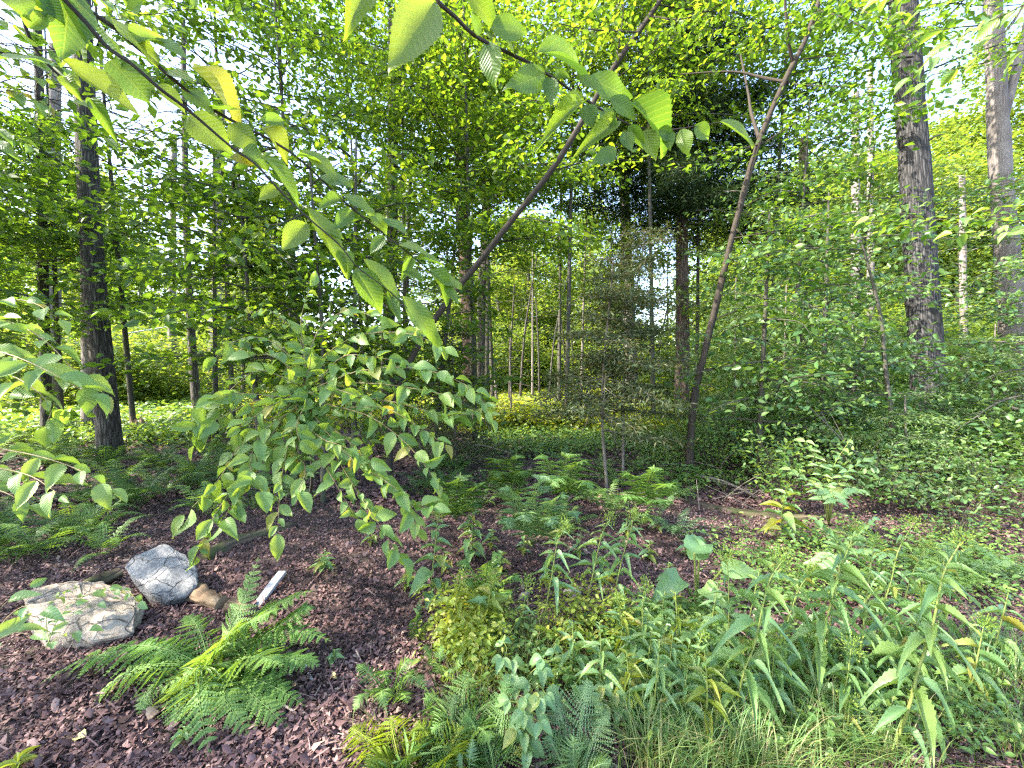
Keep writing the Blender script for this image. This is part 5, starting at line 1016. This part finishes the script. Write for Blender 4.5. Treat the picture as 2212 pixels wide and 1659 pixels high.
goldenrod('tiny seedling at the foot of the big fern', (395, 1595), [(396, 1585), (398, 1572)], 1.7, .045, 8, HO, 93, head=False, ratio=.5, name='seedling', hang=.2)
goldenrod('tall bright seedling with upright leaves by the mossy log', (1690, 1165), [(1690, 1100), (1705, 1040)], 3.2, .16, 14, HY + HO, 94, head=False, ratio=.4, name='seedling', hang=.2)
for k, (px, py, ty, dd) in enumerate(((1395, 1490, 1360, 1.95), (1440, 1510, 1370, 1.9), (1475, 1500, 1390, 1.9), (1360, 1470, 1370, 2.0), (1500, 1440, 1330, 2.0), (1425, 1420, 1330, 2.1))):
    goldenrod(('first', 'second', 'third', 'fourth', 'fifth', 'sixth')[k] + ' broad drooping-leaved weed in the patch left of the goldenrod clump', (px, py), [(px + 6, (py + ty) // 2), (px + 14, ty)], dd, .12, 16, HO + HE, 95 + k, head=False, ratio=.3, name='broadleaf_weed', group='weeds left of the goldenrod clump')
gq = np.random.default_rng(17)
for k in range(9):
    px = (1600, 1650, 1780, 1810, 1890, 1960, 2010, 2090, 2140)[k]; py = (1440, 1540, 1420, 1560, 1470, 1480, 1390, 1520, 1440)[k]; hh = (210, 150, 200, 160, 230, 190, 190, 170, 160)[k]
    goldenrod('goldenrod crowding the right-hand clump, ' + ('leftmost', 'second from the left', 'third from the left', 'fourth from the left', 'middle one', 'fourth from the right', 'third from the right', 'second from the right', 'rightmost')[k] + ' of the nine', (px, py), [(px + 15, py - hh * .4), (px + 30 + gq.uniform(-10, 15), py - hh)], 1376 / (py - 790) * .97, .14, 18, HE, 120 + k, group='goldenrods crowding the right-hand clump', head=bool(k % 2))
for k in range(16):
    px = (1010, 1080, 1130, 1180, 1250, 1300, 1350, 1400, 1440, 1420, 1060, 960, 880, 800, 1480, 1330)[k]; py = (1150, 1230, 1190, 1260, 1200, 1250, 1160, 1210, 1260, 1150, 1180, 1230, 1270, 1180, 1200, 1100)[k]
    goldenrod('small green seedling on the brown litter of the centre', (px, py), [(px + 2, py - 18), (px + 4, py - 38 - 3 * (k % 5))], 1376 / (py - 790), .075, 9, HO + HY[:1], 150 + k, head=False, ratio=.45, name='seedling', hang=.2, group='seedlings on the centre litter')
for k in range(12):
    px = (1335, 1380, 1420, 1455, 1490, 1530, 1350, 1410, 1470, 1520, 1230, 1290)[k]; py = (1420, 1460, 1400, 1450, 1500, 1430, 1540, 1560, 1570, 1590, 1480, 1530)[k]; hh = 120 + (k * 47) % 90
    goldenrod('leafy upright weed between the lacy fern and the goldenrod clump', (px, py), [(px + 8, py - hh * .5), (px + 14 + gq.uniform(-12, 12), py - hh)], 1376 / (py - 790) * .98, .11, 18, HE + HO[:1] if k % 3 else HY + HE[:1], 180 + k, group='upright weeds of the centre right', head=(k % 4 == 0), ratio=.22, name='broadleaf_weed')
# burdock-like plant
root = thing('broadleaf_plant', 'plant with very large wavy leaves behind the goldenrods', 'plant', G(1505, 1310)); b_ = G(1505, 1310)
for k, (mx, my, md, tx, ty, td, w) in enumerate(((1500, 1195, 2.55, 1525, 1150, 2.75, .2), (1470, 1250, 2.5, 1425, 1275, 2.4, .17), (1560, 1230, 2.5, 1640, 1235, 2.45, .13), (1520, 1270, 2.4, 1550, 1290, 2.3, .13), (1510, 1210, 2.6, 1500, 1160, 2.7, .16))):
    m_ = P(mx, my, md); t_ = P(tx, ty, td); q = MB(); tube(q, smooth_path([b_, (b_ + m_) / 2 + UP * .03, m_], 8), np.linspace(.010, .006, 8), 6); q.build('stalk', 'stem_green', root)
    ln = (np.linalg.norm(t_ - m_) + .09) * .85; w *= .85; link_mesh('leaf', HB[k % 2], root, frame(m_, t_ - m_, UP * .4 + nrm(CAM - m_) * .8, ln, w))
# brambles with three-part leaves, compound-leaved shrub
def bramble(label, base, stems, L, seed, name='bramble'):
    root = thing(name, label, 'plant', G(*base)); g_ = np.random.default_rng(seed)
    for pts in stems:
        sp = smooth_path([P(*q) for q in pts], 16); m = MB(); tube(m, sp, np.linspace(.003, .0012, 16), 6); m.build('stem', 'stem_green', root)
        for i in (5, 8, 11, 13, 15):
            p = sp[i]; a = g_.uniform(0, 6.28); out = nrm(np.array([math.cos(a), math.sin(a) - .3, .1])); e = p + out * L * .5
            mm = MB(); tube(mm, np.stack([p, (p + e) / 2, e]), .0012, 5); mm.build('leaf_stalk', 'stem_green', root)
            lat = np.cross(UP, out)
            for v in (-1, 0, 1):
                ax = nrm(out * (1 if v == 0 else .25) + lat * v - UP * .25); l_ = L * (1 if v == 0 else .8) * g_.uniform(.8, 1.15)
                link_mesh('leaflet', HO[(i + v) % 2], root, frame(e, ax, UP * .6 + nrm(CAM - e) * .6, l_, l_ * .58))
bramble('bramble with three-part leaves arching over the grass', (1110, 1520), [[(1110, 1520, 1.85), (1150, 1450, 1.85), (1205, 1420, 1.85)], [(1110, 1520, 1.85), (1090, 1440, 1.85), (1095, 1400, 1.9)], [(1130, 1520, 1.8), (1160, 1480, 1.75), (1180, 1500, 1.65)]], .075, 3)
bramble('bramble with three-part leaves left of the lacy fern', (1130, 1640), [[(1130, 1640, 1.6), (1125, 1560, 1.6), (1115, 1500, 1.65)], [(1130, 1640, 1.6), (1150, 1580, 1.58), (1150, 1540, 1.55)]], .07, 4)
bramble('bramble with small three-part leaves right of the lacy fern', (1330, 1560), [[(1330, 1560, 1.75), (1310, 1490, 1.8), (1290, 1450, 1.85)], [(1330, 1560, 1.75), (1350, 1500, 1.8), (1340, 1450, 1.85)]], .07, 6)
def compound(label, base, fronds, L, seed):
    root = thing('compound_leaf_shrub', label, 'shrub', G(*base)); b_ = G(*base); g_ = np.random.default_rng(seed)
    for (mx, my, md, tx, ty, td) in fronds:
        sp = smooth_path([b_, P(mx, my, md), P(tx, ty, td)], 20); m = MB(); tube(m, sp, np.linspace(.005, .0015, 20), 6); m.build('stem', 'stem_green', root)
        for i in range(8, 20, 2):
            tg = nrm(sp[min(19, i + 1)] - sp[i - 1]); lat = nrm(np.cross(UP, tg))
            for v in (-1, 1):
                ax = nrm(lat * v + tg * .45 - UP * .2); l_ = L * g_.uniform(.8, 1.15); link_mesh('leaflet', HO[i % 2], root, frame(sp[i], ax, UP * .6 + nrm(CAM - sp[i]) * .5 + g_.normal(0, .12, 3), l_, l_ * .42))
compound('shrub with blue-green paired leaflets in the right middle ground', (1790, 1140), [(1770, 1010, 3.5, 1735, 945, 3.4), (1800, 1010, 3.5, 1840, 945, 3.4), (1820, 1030, 3.4, 1870, 990, 3.2), (1760, 1050, 3.3, 1700, 1010, 3.2), (1810, 1060, 3.3, 1860, 1060, 3.0), (1790, 1060, 3.3, 1810, 1085, 3.0)], .095, 8)
compound('shrub with paired leaflets behind the nearest goldenrods', (1830, 1250), [(1800, 1160, 2.9, 1760, 1120, 2.9), (1850, 1160, 2.9, 1890, 1120, 2.8), (1860, 1190, 2.8, 1920, 1200, 2.6), (1800, 1200, 2.7, 1760, 1220, 2.5)], .09, 9)

# ------------------------------------------------------------------ fallen leaves that stand out
def fallen_leaf(label, px, py, w, mat, seed, shape='ovate'):
    p = GZ(px, py, .022); g_ = np.random.default_rng(seed); me = leaf_mesh('fallen_leaf', mat, 14, shape, .3, .35, .06, .06, seed, .5)
    o = bpy.data.objects.new('fallen_leaf', me); COL.objects.link(o); a = g_.uniform(0, 6.28); o.matrix_world = frame(p, (math.cos(a), math.sin(a), .15), (g_.normal(0, .3), -.35, 1), w, w * .7); tag(o, label, 'leaf')
fallen_leaf('fallen yellow leaf alone on the bare litter at the lower left', 186, 1605, .06, 'leaf_yellow', 1)
fallen_leaf('curled tan dead leaf below the big fern', 325, 1570, .1, 'leaf_tan', 2)
fallen_leaf('curled brown dead leaf on the grass at the lower right', 1632, 1625, .08, 'leaf_brown', 3)
fallen_leaf('small yellow leaf on the litter right of the short pale stick', 716, 1470, .035, 'leaf_yellow', 4)
fallen_leaf('pale dead leaf on the litter below the small fern', 800, 1250, .05, 'leaf_tan', 5)

# ------------------------------------------------------------------ grass and low growth
def grass(label, spots, mat, seed):
    g_ = np.random.default_rng(seed); mb = MB()
    for px, py, n, sp_, hh in spots:
        n = int(n * .38)
        c = G(px, py); th = g_.uniform(0, 6.28, n); off = np.abs(g_.normal(0, sp_, n)); b = np.stack([c[0] + off * np.cos(th), c[1] + off * np.sin(th), np.zeros(n)], -1); b[:, 2] = gh(b[:, 0], b[:, 1])
        a = th + g_.normal(0, 1.3, n); o = np.stack([np.cos(a), np.sin(a), np.zeros(n)], -1); h = hh * g_.uniform(.5, 1.2, n)[:, None]; ln = h * g_.uniform(.25, 1.0, n)[:, None]
        s = np.stack([-np.sin(a), np.cos(a), np.zeros(n)], -1) * g_.uniform(.0014, .0030, n)[:, None]
        V = []
        for t in (0, .3, .6, .85, 1.0):
            p = b + o * ln * t ** 1.6 + UP * h * (1.25 * t - .55 * t ** 2.2) / .7 * .75; ww = s * (1 - t ** 1.5 * .92); V += [p - ww, p + ww]
        V = np.stack(V, 1); Fq = np.array([[0, 1, 3, 2], [2, 3, 5, 4], [4, 5, 7, 6], [6, 7, 9, 8]])
        mb.add(V.reshape(-1, 3), (Fq[None] + (np.arange(n) * 10)[:, None, None]).reshape(-1, 4), None, np.repeat(g_.random(n), 10))
    return tag(mb.build('grass', mat), label, 'grass', kind='stuff')
grass('fine blue-green grass along the bottom right of the foreground', [(1400, 1650, 500, .1, .3), (1480, 1670, 600, .12, .28), (1560, 1660, 900, .13, .3), (1640, 1680, 800, .13, .26), (1720, 1620, 500, .12, .25), (1820, 1640, 700, .13, .25), (1920, 1660, 500, .12, .22), (2130, 1490, 700, .14, .26), (2200, 1460, 600, .16, .28), (1770, 1450, 400, .1, .26), (1690, 1520, 500, .12, .26), (2050, 1580, 350, .14, .22), (1600, 1590, 500, .1, .25), (2200, 1640, 400, .15, .22), (1990, 1540, 300, .12, .2)], 'grass', 1)
grass('arching yellowish grass among the sunlit weeds in the middle', [(1080, 1380, 260, .08, .24), (1130, 1420, 260, .09, .22), (1060, 1330, 200, .07, .22), (1200, 1400, 260, .1, .2), (1040, 1480, 200, .08, .25), (1000, 1540, 160, .08, .25), (1140, 1470, 260, .1, .22), (1450, 1400, 200, .12, .22), (1500, 1420, 200, .1, .2), (820, 1600, 60, .06, .15), (1100, 1600, 160, .08, .2)], 'grass_yellow', 2)
def cover(name, label, n, fn, mat, L0, L1, z1, seed, tpl=LEAF6, flat=.4, ratio=.55):
    g_ = np.random.default_rng(seed); xy = fn(g_, n); k = len(xy); mb = MB(); z = g_.random(k) ** .8 * z1
    p = np.stack([xy[:, 0], xy[:, 1], gh(xy[:, 0], xy[:, 1]) + .01 + z], -1); az = g_.uniform(0, 6.28, k)
    L = g_.uniform(L0, L1, k) * np.clip(.5 + p[:, 1] / 12, .7, 1.8); leaves(mb, p, np.stack([np.cos(az), np.sin(az), g_.normal(-.15, .3, k)], -1), nrm(np.stack([g_.normal(0, flat, k), g_.normal(-.15, flat, k), np.ones(k)], -1)), L, L * ratio, tpl)
    return tag(mb.build(name, mat), label, 'ground cover', kind='stuff')
def clumps(boxes):
    def fn(g_, n):
        out = []
        for (px0, px1, py0, py1, w) in boxes:
            k = int(n * w); nc = max(4, k // 40); c = np.array([G(g_.uniform(px0, px1), g_.uniform(py0, py1))[:2] for _ in range(nc)]); q = g_.integers(0, nc, k)
            sc = .035 * c[q][:, 1]; out.append(c[q] + g_.normal(0, 1, (k, 2)) * sc[:, None])
        return np.concatenate(out)
    return fn
cover('undergrowth', 'low mixed weeds filling the right foreground', 13000, clumps([(1330, 1560, 1330, 1520, .3), (1560, 2180, 1150, 1330, .35), (1400, 2180, 1400, 1640, .25), (1000, 1330, 1380, 1520, .1)]), 'leaf_weed', .03, .065, .16, 11)
cover('undergrowth', 'yellow-green low weeds around the sunlit goldenrod pair', 2800, clumps([(965, 1070, 1330, 1480, .7), (1180, 1340, 1330, 1400, .3)]), 'leaf_sun_yellow', .03, .06, .28, 15)
cover('ground_cover', 'low green plants across the clearing floor', 70000, clumps([(1040, 1330, 852, 938, .5), (480, 1000, 860, 930, .12), (1330, 2400, 860, 960, .28)]), 'leaf_sun_yellow', .07, .13, .5, 12, DIAMOND, .8)
cover('ground_cover', 'soft green low plants on the ground at the far left', 15000, clumps([(-200, 470, 858, 960, 1.0)]), 'leaf_weed', .07, .13, .4, 16, DIAMOND, .7)
cover('ground_cover', 'low dark plants at the near edge of the clearing', 17000, clumps([(1060, 1420, 915, 985, .5), (1380, 2200, 950, 1060, .5)]), 'leaf_weed', .05, .085, .22, 13, DIAMOND, .45)

# shrubs of the right-hand thicket: each one a thing, stems and leaves its parts
g = np.random.default_rng(55)
def shrub(label, p, h, spread, ns, leaf, L, seed, group, mult=2):
    g_ = np.random.default_rng(seed); root = thing('thicket_shrub', label, 'shrub', p, group); w, fo = MB(), Foliage()
    for k in range(ns):
        a = k * 2.4 + g_.uniform(-.4, .4); e = p + np.array([math.cos(a) * spread * g_.uniform(.3, 1), math.sin(a) * spread * g_.uniform(.3, 1), h * g_.uniform(.55, 1.05)])
        mid = (p + e) / 2 + UP * h * .15
        spray(w, fo, None, 0, 0, 0, 0, .11, .34, .06, L, .006, g_, path=[p, mid, e], start=.25, flat=.4, hang=.1, mult=mult)
    w.build('stems', 'bark_twig', root); cm = MB(); fo.emit(cm, .55, LEAF6, cut=False); cm.build('foliage', leaf, root)
k = 0
for py in (1175, 1120, 1075, 1040, 1010, 985, 965, 945):
    for px in np.arange(1530 if py < 1060 else 1700, 2330, max(75, .46 * (py - 790))):
        q = G(px + g.uniform(-30, 30), py + g.uniform(-8, 8))
        if py > 1150 and px < 2000: continue
        dpt = q[1]; shrub('small-leaved shrub of the thicket ' + ('between the leaning and the thin straight sapling' if px < 1780 else 'around the thin straight sapling' if px < 1960 else 'at the foot of the largest trunk' if px < 2080 else 'at the right edge'), q, g.uniform(.45, .9) * min(1.5, .45 + dpt * .13), .25 + .07 * dpt, int(g.integers(9, 14)), ('leaf_shrub', 'leaf_beech', 'leaf_weed', 'leaf_shrub', 'needle_soft')[k % 5], (.038 + .004 * dpt) * g.uniform(.8, 1.7), 900 + k, 'shrubs of the right-hand thicket'); k += 1
for k2, (px, py, hh) in enumerate(((520, 940, 1.3), (600, 935, 1.6), (760, 950, 1.5), (900, 945, 1.2), (560, 1000, .8), (960, 960, .9), (470, 930, 1.0), (820, 985, .9))):
    shrub('shaded shrub behind the drooping bush', G(px, py), hh, .7, 10, 'leaf_beech', .075, 980 + k2, 'shrubs behind the drooping bush', 3)
print('thicket shrubs', k, 'bush leaves', nb)
# near twig with large leaves in the top right corner
root = thing('hanging_branch', 'leafy beech branch hanging in at the top right corner', 'branch', P(2230, -10, 2.0)); tw = []
arc((2330, -80, 2.1), (2212, 10, 2.0), (2110, 60, 2.0), (2030, 110, 2.0), (1965, 165, 2.05)); arc((2330, 40, 2.1), (2250, 90, 2.1), (2150, 130, 2.1), (2060, 150, 2.15), (1980, 190, 2.2)); arc((2250, -60, 2.1), (2150, -20, 2.1), (2050, 10, 2.2), (1960, 30, 2.3)); arc((2212, 10, 2.0), (2180, 60, 2.0), (2130, 90, 2.0)); arc((2120, 55, 2.0), (2060, 60, 2.0), (2000, 70, 2.05)); arc((2260, -90, 2.2), (2100, -60, 2.2), (1980, -30, 2.2), (1900, 0, 2.3))
leafy_twigs(root, tw, BU, .085, .55, .055, .004, 'bark_twig', 37, .35, .2)
root = thing('hanging_branch', 'leafy branch reaching in level from the right edge across the largest trunk', 'branch', P(2230, 470, 2.6)); tw = []
arc((2330, 470, 2.6), (2200, 480, 2.6), (2080, 470, 2.7), (1980, 480, 2.8), (1900, 500, 2.9)); arc((2200, 480, 2.6), (2120, 500, 2.6), (2060, 505, 2.7)); arc((2330, 440, 2.6), (2220, 445, 2.6), (2140, 450, 2.7)); arc((2000, 475, 2.75), (1940, 460, 2.8), (1880, 470, 2.9)); arc((2330, 500, 2.5), (2230, 490, 2.5), (2170, 505, 2.5))
leafy_twigs(root, tw, BU, .085, .55, .055, .004, 'bark_twig', 38, .3, .2)

root = thing('hanging_branch', 'leafy beech branch in the top left corner behind the near slanting branch', 'branch', P(-60, 30, 2.6)); tw = []
arc((-200, -40, 2.6), (-40, 10, 2.6), (120, 40, 2.7), (260, 40, 2.9), (380, 60, 3.0)); arc((-200, 100, 2.6), (-60, 110, 2.6), (60, 120, 2.7), (160, 160, 2.8)); arc((-200, 200, 2.7), (-60, 190, 2.7), (40, 200, 2.8), (120, 240, 2.8)); arc((-60, 5, 2.6), (40, 60, 2.7), (110, 90, 2.8)); arc((-200, -120, 2.7), (0, -60, 2.7), (160, -20, 2.8), (300, -10, 3.0)); arc((-200, 280, 2.7), (-80, 280, 2.7), (20, 290, 2.8), (70, 320, 2.8)); arc((120, 40, 2.7), (200, 80, 2.8), (290, 90, 2.9)); arc((-40, 190, 2.7), (60, 165, 2.75), (140, 180, 2.8)); arc((180, -20, 2.8), (300, 30, 2.9), (420, 20, 3.1), (500, 40, 3.2))
leafy_twigs(root, tw, BU, .1, .55, .042, .004, 'bark_twig', 39, .35, .2, jit=.35)
